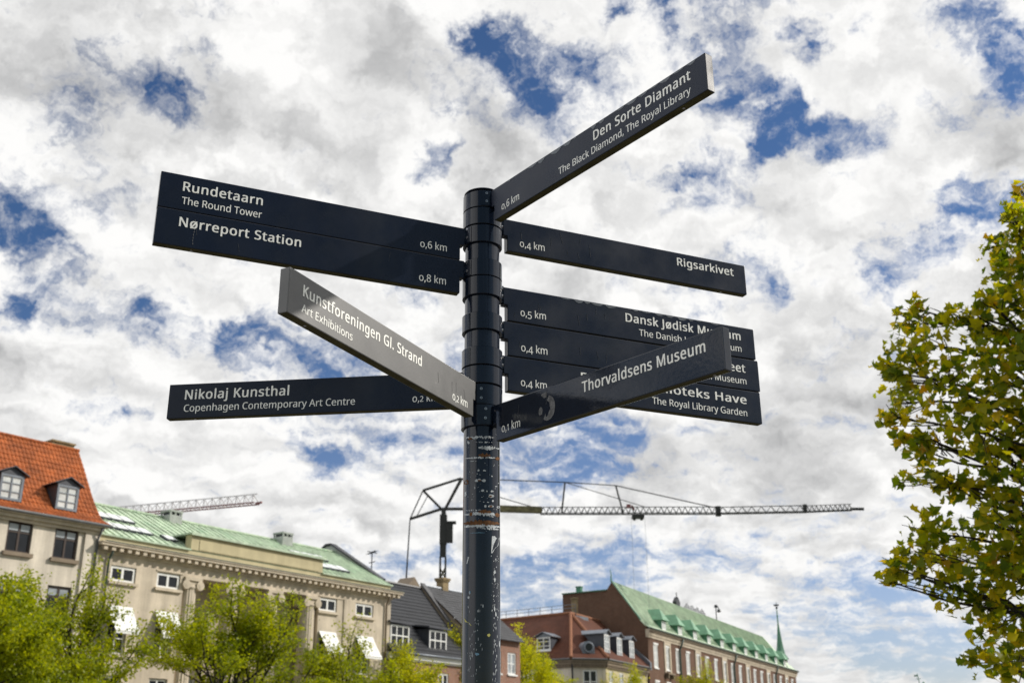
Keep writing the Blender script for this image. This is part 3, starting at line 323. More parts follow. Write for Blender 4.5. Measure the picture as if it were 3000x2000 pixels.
# ------------------------------------------------------------------ lettering (outlines kept as Bezier points)
def lettering(name, lines, parent, yface, label=None):
    """lines: (text, bold, x0, x1, base, cap); the letters lie on the plate's face, facing -Y"""
    V = []; Fc = []
    for (txt, bold, x0, x1, base, cap) in lines:
        cu = bpy.data.curves.new('tmp', 'CURVE'); cu.dimensions = '2D'; cu.fill_mode = 'BOTH'; cu.resolution_u = 5
        cu.offset = 0.0
        pen = 0.0; xs = []
        for ch in txt:
            adv, sp = GLYPH[ch]
            k, dy = 1.0, 0.0
            if ch in '12' : k = 0.78
            if ch in '45': dy = -88
            if bold: adv = adv + 26
            for s in sp:
                pl = cu.splines.new('BEZIER'); n = len(s) // 6; pl.bezier_points.add(n - 1); pl.use_cyclic_u = True
                for i in range(n):
                    q = s[6 * i:6 * i + 6]; b = pl.bezier_points[i]
                    b.handle_left_type = b.handle_right_type = 'FREE'
                    b.handle_left = (pen + q[0] * k, q[1] * k + dy, 0); b.co = (pen + q[2] * k, q[3] * k + dy, 0); b.handle_right = (pen + q[4] * k, q[5] * k + dy, 0)
                    xs.append(pen + q[2] * k)
            pen += adv * (k if k < 1 else 1)
        o = bpy.data.objects.new('tmp', cu); COL.objects.link(o)
        dg = bpy.context.evaluated_depsgraph_get(); me = o.evaluated_get(dg).to_mesh()
        lo, hi = min(xs), max(xs); sx = (x1 - x0) / (hi - lo); sy = cap / 387.0
        for ci, (ox, oz) in enumerate([(-11, -4), (11, -4), (-11, 4), (11, 4)] if bold else [(0, 0), (5, 0)]):
            n0 = len(V)
            V += [(x0 + (v.co.x - lo + ox) * sx, yface - 0.0006 - 0.00005 * ci, base + (v.co.y + oz) * sy) for v in me.vertices]
            for p in me.polygons: Fc.append(tuple(n0 + i for i in p.vertices))
        o.evaluated_get(dg).to_mesh_clear(); bpy.data.objects.remove(o); bpy.data.curves.remove(cu)
    # a vinyl letter 0.6 mm thick: front, and skirts along open edges
    from collections import Counter
    cnt = Counter()
    for f in Fc:
        for i in range(len(f)):
            a, b = f[i], f[(i + 1) % len(f)]; cnt[(min(a, b), max(a, b))] += 1
    n = len(V); V2 = V + [(x, y + 0.0005, z) for x, y, z in V]
    mb = MB(); mb.v = V2; mb.f = [f for f in Fc] + [(a, b, b + n, a + n) for (a, b), c in cnt.items() if c == 1]; mb.m = [0] * len(mb.f)
    return mb.build(name, 'letter', parent, label=label)

# ------------------------------------------------------------------ the signpost
PX, PY = -0.09699, 3.35202
PR, CR = 0.057, 0.0655
BH, BT = 0.11708, 0.0286
post = thing('signpost', 'tall dark navy fingerpost with ten sign blades clamped round a scuffed round pole', 'signpost', (PX, PY, 0))
mb = MB(); mb.lathe([(PR, 0.004), (PR, 3.388), (0.052, 3.394), (0.03, 3.397)], 64)
mb.lathe([(0.13, 0.004), (0.13, 0.016), (0.075, 0.03), (PR + 0.002, 0.12)], 48)
pole = mb.build('pole', 'navy_gloss', post, smooth='auto')
mb = MB(); mb.lathe([(0.0, 3.4048), (0.060, 3.4048), (0.0625, 3.4062), (0.0625, 3.4088), (0.060, 3.411), (0.03, 3.4135)], 48)
mb.build('pole_cap', 'navy_gloss', post, smooth='auto')
def pole_hit(u, v, r):
    d = ray(u, v); ox, oy = -PX, -PY
    A = d.x * d.x + d.y * d.y; B = 2 * (ox * d.x + oy * d.y); Cc = ox * ox + oy * oy - r * r
    t = (-B - math.sqrt(max(0, B * B - 4 * A * Cc))) / (2 * A)
    return math.atan2(oy + t * d.y, ox + t * d.x), EYE + t * d.z
COLLAR = dict(C=(3.3385,3.3976), D=(3.2754,3.3353), A=(3.2098,3.2706), B=(3.0890,3.1482), E=(3.0225,3.0858), F=(2.9015,2.9593), G=(2.7810,2.8409), J=(2.7190,2.7765), I=(2.6479,2.7129), H=(2.5804,2.6467))
BLADE = {  # azimuth of the finger, top height, reach, reads towards the pole?
'A':(204.00,3.2666,1.0460,1),'B':(204.00,3.1475,1.0456,1),'C':(307.75,3.3953,1.0381,0),'D':(23.87,3.3316,1.0515,0),'E':(23.87,3.0787,1.0654,0),
'F':(23.87,2.9572,1.0721,0),'G':(23.87,2.8365,1.0683,0),'H':(312.16,2.6417,0.9606,0),'I':(244.42,2.7169,1.0334,1),'J':(173.58,2.7738,1.0355,1)}
BOLTS = dict(C=[(1425.5,566.7),(1425.5,590.2)], A=[(1369.9,673),(1369.9,696)], B=[(1369.5,770),(1369.9,794.2)], I=[(1410,1138.3),(1410,1165)], H=[(1422.7,1197),(1421.8,1224)])
LAB = {'A':'long navy blade pointing left, upper of the stacked pair, two lines of white lettering','B':'long navy blade pointing left, lower of the stacked pair, one line of bold lettering',
'C':'topmost navy blade rising towards the viewer on the right, film peeling along its top edge','D':'upper navy blade pointing right on its own, one bold word near its tip',
'E':'top blade of the three stacked on the right, peeling film along its top edge','F':'middle blade of the three stacked on the right','G':'bottom blade of the three stacked on the right',
'H':'lowest blade, crossing in front of the three stacked ones, with a round glue mark','I':'blade coming towards the viewer on the left, its face pale with reflected light','J':'lowest blade pointing left, half hidden behind the pale one'}
TEXT = {
'A':[('Rundetaarn',1,-0.9780,-0.7401,0.0640,0.0303),('The Round Tower',0,-0.9785,-0.7392,0.0200,0.0236),('o,6 km',0,-0.2243,-0.1325,0.0205,0.0255)],
'B':[('Nørreport Station',1,-0.9780,-0.6130,0.0650,0.0300),('o,8 km',0,-0.2254,-0.1336,0.0205,0.0255)],
'C':[('Den Sorte Diamant',1,0.5836,0.9804,0.0630,0.0312),('The Black Diamond, The Royal Library',0,0.4189,0.9786,0.0195,0.0238),('o,6 km',0,0.1268,0.2198,0.0205,0.0258)],
'D':[('Rigsarkivet',1,0.7563,0.9980,0.0660,0.0308),('o,4 km',0,0.1313,0.2237,0.0230,0.0262)],
'E':[('Dansk Jødisk Museum',1,0.5310,1.0046,0.0655,0.0308),('The Danish Jewish Museum',0,0.5814,1.0050,0.0205,0.0240),('o,5 km',0,0.1313,0.2236,0.0230,0.0258)],
'F':[('Tøjhusmuseet',1,0.7031,1.0132,0.0645,0.0308),('Royal Danish Arsenal Museum',0,0.5446,1.0140,0.0200,0.0237),('o,4 km',0,0.1321,0.2269,0.0205,0.0262)],
'G':[('Det Kgl. Biblioteks Have',1,0.3504,1.0068,0.0665,0.0300),('The Royal Library Garden',0,0.6194,1.0058,0.0212,0.0236),('o,4 km',0,0.1300,0.2224,0.0215,0.0255)],
'H':[('Thorvaldsens Museum',1,0.4582,0.9024,0.0638,0.0316),('o,1 km',0,0.1111,0.1941,0.0222,0.0260)],
'I':[('Kunstforeningen Gl. Strand',1,-0.9764,-0.4064,0.0625,0.0295),('Art Exhibitions',0,-0.9793,-0.7589,0.0203,0.0215),('o,2 km',0,-0.2202,-0.1261,0.0175,0.0250)],
'J':[('Nikolaj Kunsthal',1,-0.9785,-0.6298,0.0635,0.0318),('Copenhagen Contemporary Art Centre',0,-0.9789,-0.4090,0.0218,0.0236),('o,2 km',0,-0.2211,-0.1379,0.0222,0.0240)]}
def face_patch(name, polys, m, parent):
    """thin flakes lying on the face of a blade; polys in (x, z)"""
    mb = MB()
    for p in polys: mb.prism([(x, -BT / 2 - 0.0006, z) for x, z in p], (0, 0.0008, 0))
    merge(parent, mb, [m])
def scallops(x0, x1, n, amp, rnd):
    """torn flakes hanging from the top edge of a blade"""
    out = []; x = x0
    while x < x1:
        w = rnd.uniform(0.012, 0.055); a = amp * rnd.uniform(0.25, 1.0) * min(1, w / 0.035)
        top = BH - 0.003; k = 7
        pts = [(x, top)] + [(x + w * i / k, top - a * math.sin(math.pi * i / k) ** 0.8 * rnd.uniform(0.75, 1.05)) for i in range(1, k)] + [(x + w, top)]
        if rnd.random() < 0.72: out.append(pts)
        x += w + rnd.uniform(0.0, 0.012)
    return out
for key, (az, zt, ro, left) in BLADE.items():
    a = rad(az); xrot = a + math.pi if left else a
    sg = -1 if left else 1
    z0 = zt - BH
    ri, rj = 0.0700, 0.0850
    prof = [(rj, 0), (ro, 0), (ro, BH), (ri, BH), (ri, 0.0555), (rj, 0.0555)]
    prof = [(sg * r, z) for r, z in prof]
    if left: prof = prof[::-1]
    mb = MB(); n = len(prof)
    vs = [(x, -BT / 2, z) for x, z in prof] + [(x, BT / 2, z) for x, z in prof]
    mb.add(vs, [tuple(range(n)), tuple(range(n, 2 * n))[::-1]])
    for i in range(n):
        j = (i + 1) % n
        low = abs(prof[i][1]) < 1e-6 and abs(prof[j][1]) < 1e-6
        mb.add([vs[i], vs[i + n], vs[j + n], vs[j]], [(0, 1, 2, 3)], 1 if low else 0)
    bl = mb.build('sign_blade', [{'H': 'navy_gloss', 'I': 'navy_sheen'}.get(key, 'navy'), 'moss'], post, label=LAB[key], bevel=0.0022, at=(0, 0, z0), rotz=xrot)
    lettering('lettering', [t for t in TEXT[key] if 'km' not in t[0]], bl, -BT / 2)
    lettering('distance_lettering', [t for t in TEXT[key] if 'km' in t[0]], bl, -BT / 2)
    # clamp round the pole
    c0, c1 = COLLAR[key]; c0 -= z0; c1 -= z0
    mb = MB()
    pr = [(PR + 0.0008, c0), (CR - 0.0008, c0), (CR, c0 + 0.001), (CR, c1 - 0.001), (CR - 0.0008, c1), (PR + 0.0008, c1)]
    nn = 72
    vs = [(r * math.cos(2 * math.pi * k / nn), r * math.sin(2 * math.pi * k / nn), z) for r, z in pr for k in range(nn)]
    fs = [(i * nn + k, i * nn + (k + 1) % nn, ((i + 1) % 6) * nn + (k + 1) % nn, ((i + 1) % 6) * nn + k) for i in range(6) for k in range(nn)]
    mb.add(vs, fs)
    bs = BOLTS.get(key)
    if bs:
        t0 = pole_hit(bs[0][0], bs[0][1], CR)[0] - xrot; ra, rb = CR - 0.001, CR + 0.0018
        arc = [t0 - 0.26 + 0.52 * i / 8 for i in range(9)]
        for i in range(8):
            q = [(math.cos(t) * r, math.sin(t) * r) for t in (arc[i], arc[i + 1]) for r in (ra, rb)]
            lo_ = [(q[0][0], q[0][1], c0 + .003), (q[2][0], q[2][1], c0 + .003), (q[3][0], q[3][1], c0 + .003), (q[1][0], q[1][1], c0 + .003)]
            mb.hexa(lo_, [(x, y, c1 - .003) for x, y, z in lo_])
    xs = sorted((sg * 0.0648, sg * 0.084))
    mb.box(xs[0], xs[1], -0.0095, 0.0095, c0 + 0.001, c0 + 0.012)
    xs = sorted((sg * 0.0648, sg * 0.0712))
    mb.box(xs[0], xs[1], -0.013, 0.013, c0 + 0.0118, c1 - 0.004)
    cl = mb.build('clamp_collar', 'navy_gloss', bl, smooth='auto')
    for k in range(2):
        if bs: th, zz = pole_hit(bs[k][0], bs[k][1], CR); th -= xrot; zz -= z0
        else: th = (math.pi if left else 0) - 0.42; zz = c0 + 0.017 + 0.026 * k
        mb = MB(); dx, dy = math.cos(th), math.sin(th)
        mb.tube([(dx * CR, dy * CR, zz), (dx * (CR + 0.0034), dy * (CR + 0.0034), zz)], [0.0046, 0.0042], 14)
        mb.tube([(dx * (CR + 0.00345), dy * (CR + 0.00345), zz), (dx * (CR + 0.0037), dy * (CR + 0.0037), zz)], [0.0021, 0.0021], 6, mi=1)
        mb.build('bolt', ['bolt', 'steel_dark'], bl)
    rnd = random.Random(ord(key))
    if key == 'C': face_patch('peeling_film', scallops(0.16, 1.0, 20, 0.016, rnd), 'film', bl)
    if key == 'E': face_patch('peeling_film', scallops(0.28, 0.9, 20, 0.013, rnd), 'film', bl)
    if key == 'H':
        cxr, czr, rr = 0.315, 0.052, 0.038
        ring = [(cxr + rr * 0.82 * math.cos(t), czr + rr * math.sin(t)) for t in [(-2.2 + 0.2 * i) for i in range(19)]]
        inn = [(cxr - 0.004 + rr * (0.25 + 0.25 * rnd.random()) * math.cos(t) * 0.9, czr + rr * (0.45 + 0.3 * rnd.random()) * math.sin(t)) for t in [(-2.2 + 0.2 * i) for i in range(19)][::-1]]
        blob = [(cxr - 0.03 + 0.008 * math.cos(t) * rnd.uniform(.7, 1.3), czr - 0.004 + 0.014 * math.sin(t) * rnd.uniform(.7, 1.3)) for t in [i * 0.7 for i in range(9)]]
        b2 = [(cxr - 0.012 + 0.014 * math.cos(t) * rnd.uniform(.6, 1.3), czr + 0.043 + 0.010 * math.sin(t) * rnd.uniform(.6, 1.3)) for t in [i * 0.7 for i in range(9)]]
        mb = MB()
        for i in range(18): mb.quad(*[(p[0], -BT / 2 - 0.0005, p[1]) for p in (ring[i], ring[i + 1], inn[17 - i], inn[18 - i])])
        mb.add([(p[0], -BT / 2 - 0.0005, p[1]) for p in blob], [tuple(range(9))]); mb.add([(p[0], -BT / 2 - 0.0005, p[1]) for p in b2], [tuple(range(9))])
        merge(bl, mb, ['residue'])
    if key in 'BDEFIH':       # thin scratches and drips
        sc_ = []
        for q in range(7 if key in 'DE' else 4):
            x = sg * rnd.uniform(0.1, 0.45 if key != 'B' else 0.99); zz = rnd.uniform(0.01, 0.08); L = rnd.uniform(0.01, 0.05); sl = rnd.uniform(-0.25, 0.25); w = 0.0005
            sc_.append([(x, zz), (x + w, zz), (x + w * .6 + sl * L, zz + L), (x + sl * L, zz + L)])
        if key == 'B':
            for q in range(9):
                x = -0.935 + rnd.uniform(-.002, .002); zz = 0.012 + 0.0095 * q; sc_.append([(x, zz), (x + 0.0015, zz + .001), (x + 0.001, zz + 0.007), (x - .0008, zz + 0.006)])
        face_patch('scratches', sc_, 'residue', bl)
    mb = MB()
    xb = sg * rnd.uniform(0.9, 0.95); mb.tube([(xb, 0, -0.0015), (xb, 0, 0.001)], [0.004, 0.004], 10)
    mb.build('drain_screw', 'bolt', bl)

# worn paint on the pole: (colour, outline of the patch as measured in the photograph)
def Z7(x, y): return 1250 + x / 2.063, 1240 + y / 2.063
rp = random.Random(5)
WM = MB(); MI = {'chip_white': 0, 'chip_rust': 1, 'chip_yellow': 2, 'chip_blue': 3}
def polep(u, v, r):
    a, z = pole_hit(min(max(u, 1358.5), 1464.5), v, r); return (math.cos(a) * r, math.sin(a) * r, z)
def wband(x0, x1, y, h, m, jag=0.5, r=PR + 0.0007, hole=0.0):
    n = max(3, int((x1 - x0) / 5)); prev = None
    for i in range(n + 1):
        x = x0 + (x1 - x0) * i / n; e = math.sin(math.pi * min(1, max(0, (i + 0.3) / (n + 0.6)))) ** 0.5
        arch = 7 * (1 - ((x - 333) / 110) ** 2) * -1 + 7          # rings seen from below bow upwards
        t = y + arch - h * (0.5 + jag * (rp.random() - .5)) * e; b = y + arch + h * (0.5 + jag * (rp.random() - .5)) * e
        p = (polep(*Z7(x, t), r), polep(*Z7(x, b), r))
        if prev and rp.random() >= hole: WM.quad(prev[0], prev[1], p[1], p[0], MI[m])
        prev = p
def wblob(x, y, rx, ry, m, r=PR + 0.0007, k=11):
    WM.add([polep(*Z7(x + rx * math.cos(t) * rp.uniform(.6, 1.15), y + ry * math.sin(t) * rp.uniform(.6, 1.15)), r) for t in [2 * math.pi * i / k for i in range(k)]][::-1], [tuple(range(k))], MI[m])
def wpoly(pts, m, r=PR + 0.0007): WM.add([polep(*Z7(x, y), r) for x, y in pts], [tuple(range(len(pts)))], MI[m])
wband(238, 408, 82, 14, 'chip_white', 0.9, hole=0.12); wband(250, 275, 90, 12, 'chip_rust', r=PR + 0.001); wblob(252, 115, 8, 10, 'chip_white')
wband(312, 440, 146, 16, 'chip_white', 1.0, hole=0.15); wband(290, 400, 112, 6, 'chip_white', 1.0, hole=0.45)
wband(228, 440, 205, 9, 'chip_white', 0.8, hole=0.1); wband(312, 386, 192, 20, 'chip_rust', 0.7, r=PR + 0.001); wband(415, 443, 206, 16, 'chip_rust', r=PR + 0.001); wband(260, 300, 226, 4, 'chip_white', hole=.3)
for x, y, a, b in ((312, 284, 9, 5), (350, 284, 11, 6), (260, 292, 4, 4), (300, 344, 12, 9), (345, 345, 17, 9), (318, 338, 12, 6), (235, 425, 8, 16), (337, 405, 12, 8), (364, 409, 5, 5), (395, 409, 11, 6), (391, 438, 20, 11), (400, 468, 7, 7), (290, 390, 3, 10), (355, 500, 9, 9), (390, 499, 22, 8), (432, 505, 12, 8), (420, 380, 8, 3), (370, 475, 8, 3), (345, 474, 5, 3), (395, 318, 5, 5)): wblob(x, y, a, b, 'chip_white')
for x, y, a, b in ((240, 354, 18, 14), (318, 344, 14, 5), (386, 439, 11, 6), (388, 500, 14, 5)): wblob(x, y, a, b, 'chip_rust', PR + 0.001)
wband(224, 444, 545, 20, 'chip_white', 0.7, hole=0.04); wband(232, 330, 521, 6, 'chip_white', 1.0, hole=0.35); wband(312, 392, 533, 22, 'chip_rust', 0.6, r=PR + 0.001); wband(258, 276, 545, 18, 'chip_rust', r=PR + 0.001); wband(412, 446, 546, 22, 'chip_rust', r=PR + 0.001); wband(380, 405, 560, 6, 'chip_white', hole=.3)
wband(222, 446, 617, 22, 'chip_white', 0.8, hole=0.03); wband(221, 446, 598, 28, 'chip_rust', 0.5, r=PR + 0.001); wband(330, 440, 634, 8, 'chip_white', 1.0, hole=0.3)
wband(264, 352, 659, 3.5, 'chip_blue', 0.3)
wpoly([(395, 680), (390, 782), (398, 782), (412, 756), (433, 737), (440, 700), (442, 688), (420, 690), (412, 679)], 'chip_white')
wpoly([(248, 803), (240, 846), (245, 848), (257, 806)], 'chip_white')
for x, y, a, b in ((411, 897, 7, 14), (412, 945, 5, 20), (418, 820, 4, 6), (405, 830, 3, 4), (260, 1020, 5, 12), (252, 1050, 8, 8), (340, 1102, 3, 12), (411, 1118, 5, 16), (418, 1150, 5, 16), (405, 1040, 3, 8), (446, 1220, 3, 26), (440, 1330, 3, 26)): wblob(x, y, a, b, 'chip_white')
wblob(262, 1018, 4, 9, 'chip_blue', PR + 0.001)
wpoly([(226, 1172), (231, 1196), (256, 1214), (272, 1222), (262, 1208), (238, 1192)], 'chip_yellow'); wblob(376, 1278, 10, 11, 'chip_yellow'); wblob(304, 1392, 13, 10, 'chip_blue')
for i in range(90):
    y = rp.uniform(1085, 1568); x = rp.choice([rp.gauss(295, 7), rp.gauss(408, 9), rp.gauss(408, 9), rp.gauss(318, 12), rp.gauss(262, 8), rp.gauss(420, 8)])
    if 226 < x < 442: wblob(x, y, rp.uniform(1, 2.4), rp.uniform(4, 13), 'chip_white', k=7)
for i in range(60):
    y = rp.uniform(60, 660); x = rp.uniform(230, 440); wblob(x, y, rp.uniform(1, 4), rp.uniform(1, 2.5), 'chip_white', k=6)
for i in range(40):
    y = rp.uniform(790, 1080); x = rp.gauss(412, 12)
    if x < 442: wblob(x, y, rp.uniform(1, 2.5), rp.uniform(2, 6), 'chip_white', k=6)
merge(pole, WM, ['chip_white', 'chip_rust', 'chip_yellow', 'chip_blue'])
# ------------------------------------------------------------------ building helpers; local axes: x along the street front, y into the block, z up
def frame(az): return rad(90 - az)          # turn that puts local x along azimuth az
class Fr:
    def __init__(s, o, az):
        s.o = Vector((o[0], o[1], 0)); a = rad(az); s.az = az
        s.d = Vector((math.sin(a), math.cos(a), 0)); s.w = Vector((-math.cos(a), math.sin(a), 0))
    def loc(s): return s.o
    def P(s, p): return s.o + s.d * p[0] + s.w * p[1] + Vector((0, 0, p[2]))
    def L(s, p): q = p - s.o; return (q.dot(s.d), q.dot(s.w), p.z)
def facade(mb, s0, s1, z0, z1, holes, depth=0.22, y=0.0, mi=0):
    xs = sorted({s0, s1, *[h[0] for h in holes], *[h[1] for h in holes]}); zs = sorted({z0, z1, *[h[2] for h in holes], *[h[3] for h in holes]})
    for i in range(len(xs) - 1):
        for j in range(len(zs) - 1):
            cx_, cz_ = (xs[i] + xs[i + 1]) / 2, (zs[j] + zs[j + 1]) / 2
            if any(h[0] < cx_ < h[1] and h[2] < cz_ < h[3] for h in holes): continue
            mb.quad((xs[i], y, zs[j]), (xs[i + 1], y, zs[j]), (xs[i + 1], y, zs[j + 1]), (xs[i], y, zs[j + 1]), mi)
    for h in holes:
        a, b, c, d = h[:4]; e = y + (h[4] if len(h) > 4 else depth)
        mb.quad((a, y, c), (a, e, c), (a, e, d), (a, y, d), mi); mb.quad((b, y, c), (b, y, d), (b, e, d), (b, e, c), mi)
        mb.quad((a, y, d), (a, e, d), (b, e, d), (b, y, d), mi); mb.quad((a, y, c), (b, y, c), (b, e, c), (a, e, c), mi)
def window(par, x0, x1, z0, z1, y, cols=2, rows=1, fw=0.09, bw=0.06, fm='white', gm='glass', sill=None, split=None, th=0.07, label=None):
    """frame with bars; its pane and sill are its own parts"""
    mb = MB(); ya, yb = y - th, y
    mb.box(x0, x0 + fw, ya, yb, z0, z1); mb.box(x1 - fw, x1, ya, yb, z0, z1)
    mb.box(x0 + fw, x1 - fw, ya, yb, z0, z0 + fw); mb.box(x0 + fw, x1 - fw, ya, yb, z1 - fw, z1)
    for i in range(1, cols):
        x = x0 + (x1 - x0) * i / cols; w = bw if not (cols == 2) else bw * 1.5
        mb.box(x - w / 2, x + w / 2, ya + 0.01, yb - 0.002, z0 + fw, z1 - fw)
    zz = [z0 + (z1 - z0) * (split[j - 1] if split else j / rows) for j in range(1, rows)]
    for z in zz: mb.box(x0 + fw, x1 - fw, ya + 0.014, yb - 0.004, z - bw / 2, z + bw / 2)
    f = mb.build('window', fm, par, label=label)
    p = MB(); p.box(x0 + fw * .5, x1 - fw * .5, y - 0.02, y - 0.012, z0 + fw * .5, z1 - fw * .5); p.build('pane', gm, f)
    if sill:
        q = MB(); q.box(x0 - sill[1], x1 + sill[1], sill[2] if len(sill) > 2 else -0.14, y - th - 0.004, z0 - sill[0] - 0.002, z0 - 0.002); q.build('sill', sill[3] if len(sill) > 3 else 'stone', f)
    return f
def tiles(mb, prof, sl, sr, cw=0.24, rows=16, amp=0.035, step=0.03, per=4):
    """pantiled slope: prof = [(y, z)...] from eave to ridge, sl/sr(v) its side edges"""
    L = [0.0]
    for i in range(1, len(prof)): L.append(L[-1] + math.hypot(prof[i][0] - prof[i - 1][0], prof[i][1] - prof[i - 1][1]))
    def at(v):
        t = v * L[-1]
        for i in range(1, len(prof)):
            if t <= L[i] + 1e-9:
                k = (t - L[i - 1]) / (L[i] - L[i - 1]); a, b = prof[i - 1], prof[i]
                n = Vector((-(b[1] - a[1]), (b[0] - a[0]))).normalized()
                return a[0] + (b[0] - a[0]) * k, a[1] + (b[1] - a[1]) * k, n
    for r in range(rows):
        v0, v1 = r / rows, (r + 1) / rows
        a0, b0 = sl(v0), sr(v0); a1, b1 = sl(v1), sr(v1)
        ncol = max(1, int(round((b0 - a0) / cw))); n = ncol * per
        y0, z0, n0 = at(v0); y1, z1, n1 = at(min(1, v1 + 0.2 / rows) if r < rows - 1 else v1)
        vs = []
        jit = random.uniform(-.006, .006)
        for k in range(n + 1):
            h = amp * abs(math.sin(math.pi * (k % per) / per)) if per > 1 else 0
            hh = h + step + jit
            vs.append((a0 + (b0 - a0) * k / n, y0 + n0.x * hh, z0 + n0.y * hh))
        for k in range(n + 1):
            h = amp * abs(math.sin(math.pi * (k % per) / per)) if per > 1 else 0
            vs.append((a1 + (b1 - a1) * k / n, y1 + n1.x * h, z1 + n1.y * h))
        for k in range(n + 1): vs.append((vs[k][0], y0, z0 - 0.005))
        fs = [(k, k + 1, n + 2 + k, n + 1 + k) for k in range(n)] + [(2 * n + 2 + k, 2 * n + 3 + k, k + 1, k) for k in range(n)]
        mb.add(vs, fs)
def slope_solid(mb, prof, x0, x1, th=0.12, mi=0):
    """thick sheet following prof"""
    for i in range(len(prof) - 1):
        a, b = prof[i], prof[i + 1]
        n = Vector((-(b[1] - a[1]), (b[0] - a[0]))).normalized() * th
        A = [(x0, a[0], a[1]), (x1, a[0], a[1]), (x1, b[0], b[1]), (x0, b[0], b[1])]
        mb.hexa([(p[0], p[1] - n.x, p[2] - n.y) for p in A], A, mi)
def seams(mb, prof, x0, x1, gap=0.6, w=0.05, h=0.06, mi=0):
    n = int((x1 - x0) / gap)
    for i in range(n + 1):
        x = x0 + (x1 - x0) * i / n
        for k in range(len(prof) - 1):
            a, b = prof[k], prof[k + 1]; q = Vector((-(b[1] - a[1]), (b[0] - a[0]))).normalized() * h
            mb.hexa([(x - w / 2, a[0], a[1] + .002), (x + w / 2, a[0], a[1] + .002), (x + w / 2, b[0], b[1] + .002), (x - w / 2, b[0], b[1] + .002)],
                    [(x - w / 2, a[0] + q.x, a[1] + q.y), (x + w / 2, a[0] + q.x, a[1] + q.y), (x + w / 2, b[0] + q.x, b[1] + q.y), (x - w / 2, b[0] + q.x, b[1] + q.y)], mi)
def profz(prof, y):
    for a, b in zip(prof, prof[1:]):
        if a[0] <= y <= b[0]: return a[1] + (b[1] - a[1]) * (y - a[0]) / (b[0] - a[0])
    return prof[-1][1] if y > prof[-1][0] else prof[0][1]
def downpipe(par, x, y, z0, z1, r=0.06, m='pipe', neck=None):
    mb = MB(); pts = [(x, y, z0), (x, y, z1)]
    if neck: pts += [(x + neck[0] * .4, y + neck[1] * .5, z1 + neck[2] * .4), (x + neck[0], y + neck[1], z1 + neck[2])]
    mb.tube(pts, r, 8); mb.build('downpipe', m, par, smooth=True)

# ------------------------------------------------------------------ the orange-roofed house on the left
WF = Fr((-22.71, 60.41), 35.387)
RF = Fr((-22.71, 60.41), 38.5)
h = thing('orange_roof_house', 'pale plastered house with steep orange tiled roof and dark brown windows at the left edge', 'house', RF.loc(), frame(38.5))
S0, S1 = -15.0, 0.0
wins = [(x, x + 1.36) for x in (-13.1, -10.45, -7.8, -5.16, -2.55)]
holes = [(a, b, z, z + 1.6) for a, b in wins for z in (11.92, 8.9, 5.9, 2.9)]
mb = MB(); facade(mb, S0, S1, 0, 13.55, holes, 0.2)
mb.quad((S1, 0, 0), (S1, 8, 0), (S1, 8, 13.5), (S1, 0, 13.5)); mb.quad((S0, 8, 0), (S0, 0, 0), (S0, 0, 13.5), (S0, 8, 13.5)); mb.quad((S1, 8, 0), (S0, 8, 0), (S0, 8, 13.5), (S1, 8, 13.5))
mb.box(-0.85, 0.03, -0.12, -0.003, 0.5, 13.5)         # corner pilaster
mb.build('wall', 'plaster_pale', h)
mb = MB(); mb.box(S0, S1 + 0.05, -0.18, -0.125, 13.45, 13.62); mb.box(S0, S1 + 0.08, -0.34, 0.0, 13.624, 13.80); mb.box(S0, S1 + 0.1, -0.5, 0.0, 13.804, 13.93)
mb.build('cornice', 'stone', h)
for a, b in wins:
    for z in (11.92, 8.9):
        w = window(h, a + 0.02, b - 0.02, z, z + 1.58, 0.16, 2, 2, 0.09, 0.07, 'brown_wood', 'glass', (0.2, 0.14, -0.17, 'taupe'), split=[0.66])
        q = MB(); q.box(a + 0.12, a + 0.62, 0.12, 0.128, z + 1.12, z + 1.46); q.box(a + 0.76, b - 0.12, 0.12, 0.128, z + 1.12, z + 1.46)
        q.build('curtain', 'glass_pale', w)
prof = [(-0.5, 13.97), (0.55, 14.44), (1.18, 15.13), (1.83, 15.95), (2.45, 16.85), (3.29, 18.05), (3.95, 18.95)]
mb = MB(); tiles(mb, prof, lambda v: S0 - 0.2, lambda v: 0.36, 0.235, 17, 0.045, 0.035, 4)
backp = [(8.4, 13.97), (3.95, 18.95)]
mb.hexa([(S0 - .2, 8.4, 13.9), (0.36, 8.4, 13.9), (0.36, 3.96, 18.86), (S0 - .2, 3.96, 18.86)], [(S0 - .2, 8.4, 14.0), (0.36, 8.4, 14.0), (0.36, 3.96, 18.96), (S0 - .2, 3.96, 18.96)])
roof = mb.build('roof', 'tile_orange', h)
mb = MB()
pts = [(-0.5, 13.9)] + prof[1:-1] + [(3.95, 18.9), (8.3, 13.9)]
mb.prism([(0.02, y, z - 0.06) for y, z in pts], (0.3, 0, 0)); mb.prism([(S0 - .15, y, z - 0.06) for y, z in pts], (0.3, 0, 0)); mb.build('gable', 'plaster_pale', h)
mb = MB(); mb.tube([(S0 - .2, 3.95, 18.99), (0.38, 3.95, 18.99)], 0.11, 8); mb.build('ridge', 'tile_orange', roof)
mb = MB(); mb.box(-1.35, 0.02, 3.9, 4.9, 18.5, 19.22); mb.box(-1.42, 0.09, 3.82, 4.98, 19.224, 19.32); mb.build('chimney', 'chimney', roof)
mb = MB(); mb.tube([(S0 - .1, -0.54, 13.93), (0.42, -0.54, 13.93)], 0.075, 8); mb.build('gutter', 'pipe', h, smooth=True)
downpipe(h, -0.16, -0.2, 0.3, 13.2, 0.06, 'pipe', (0.12, -0.25, 0.7))
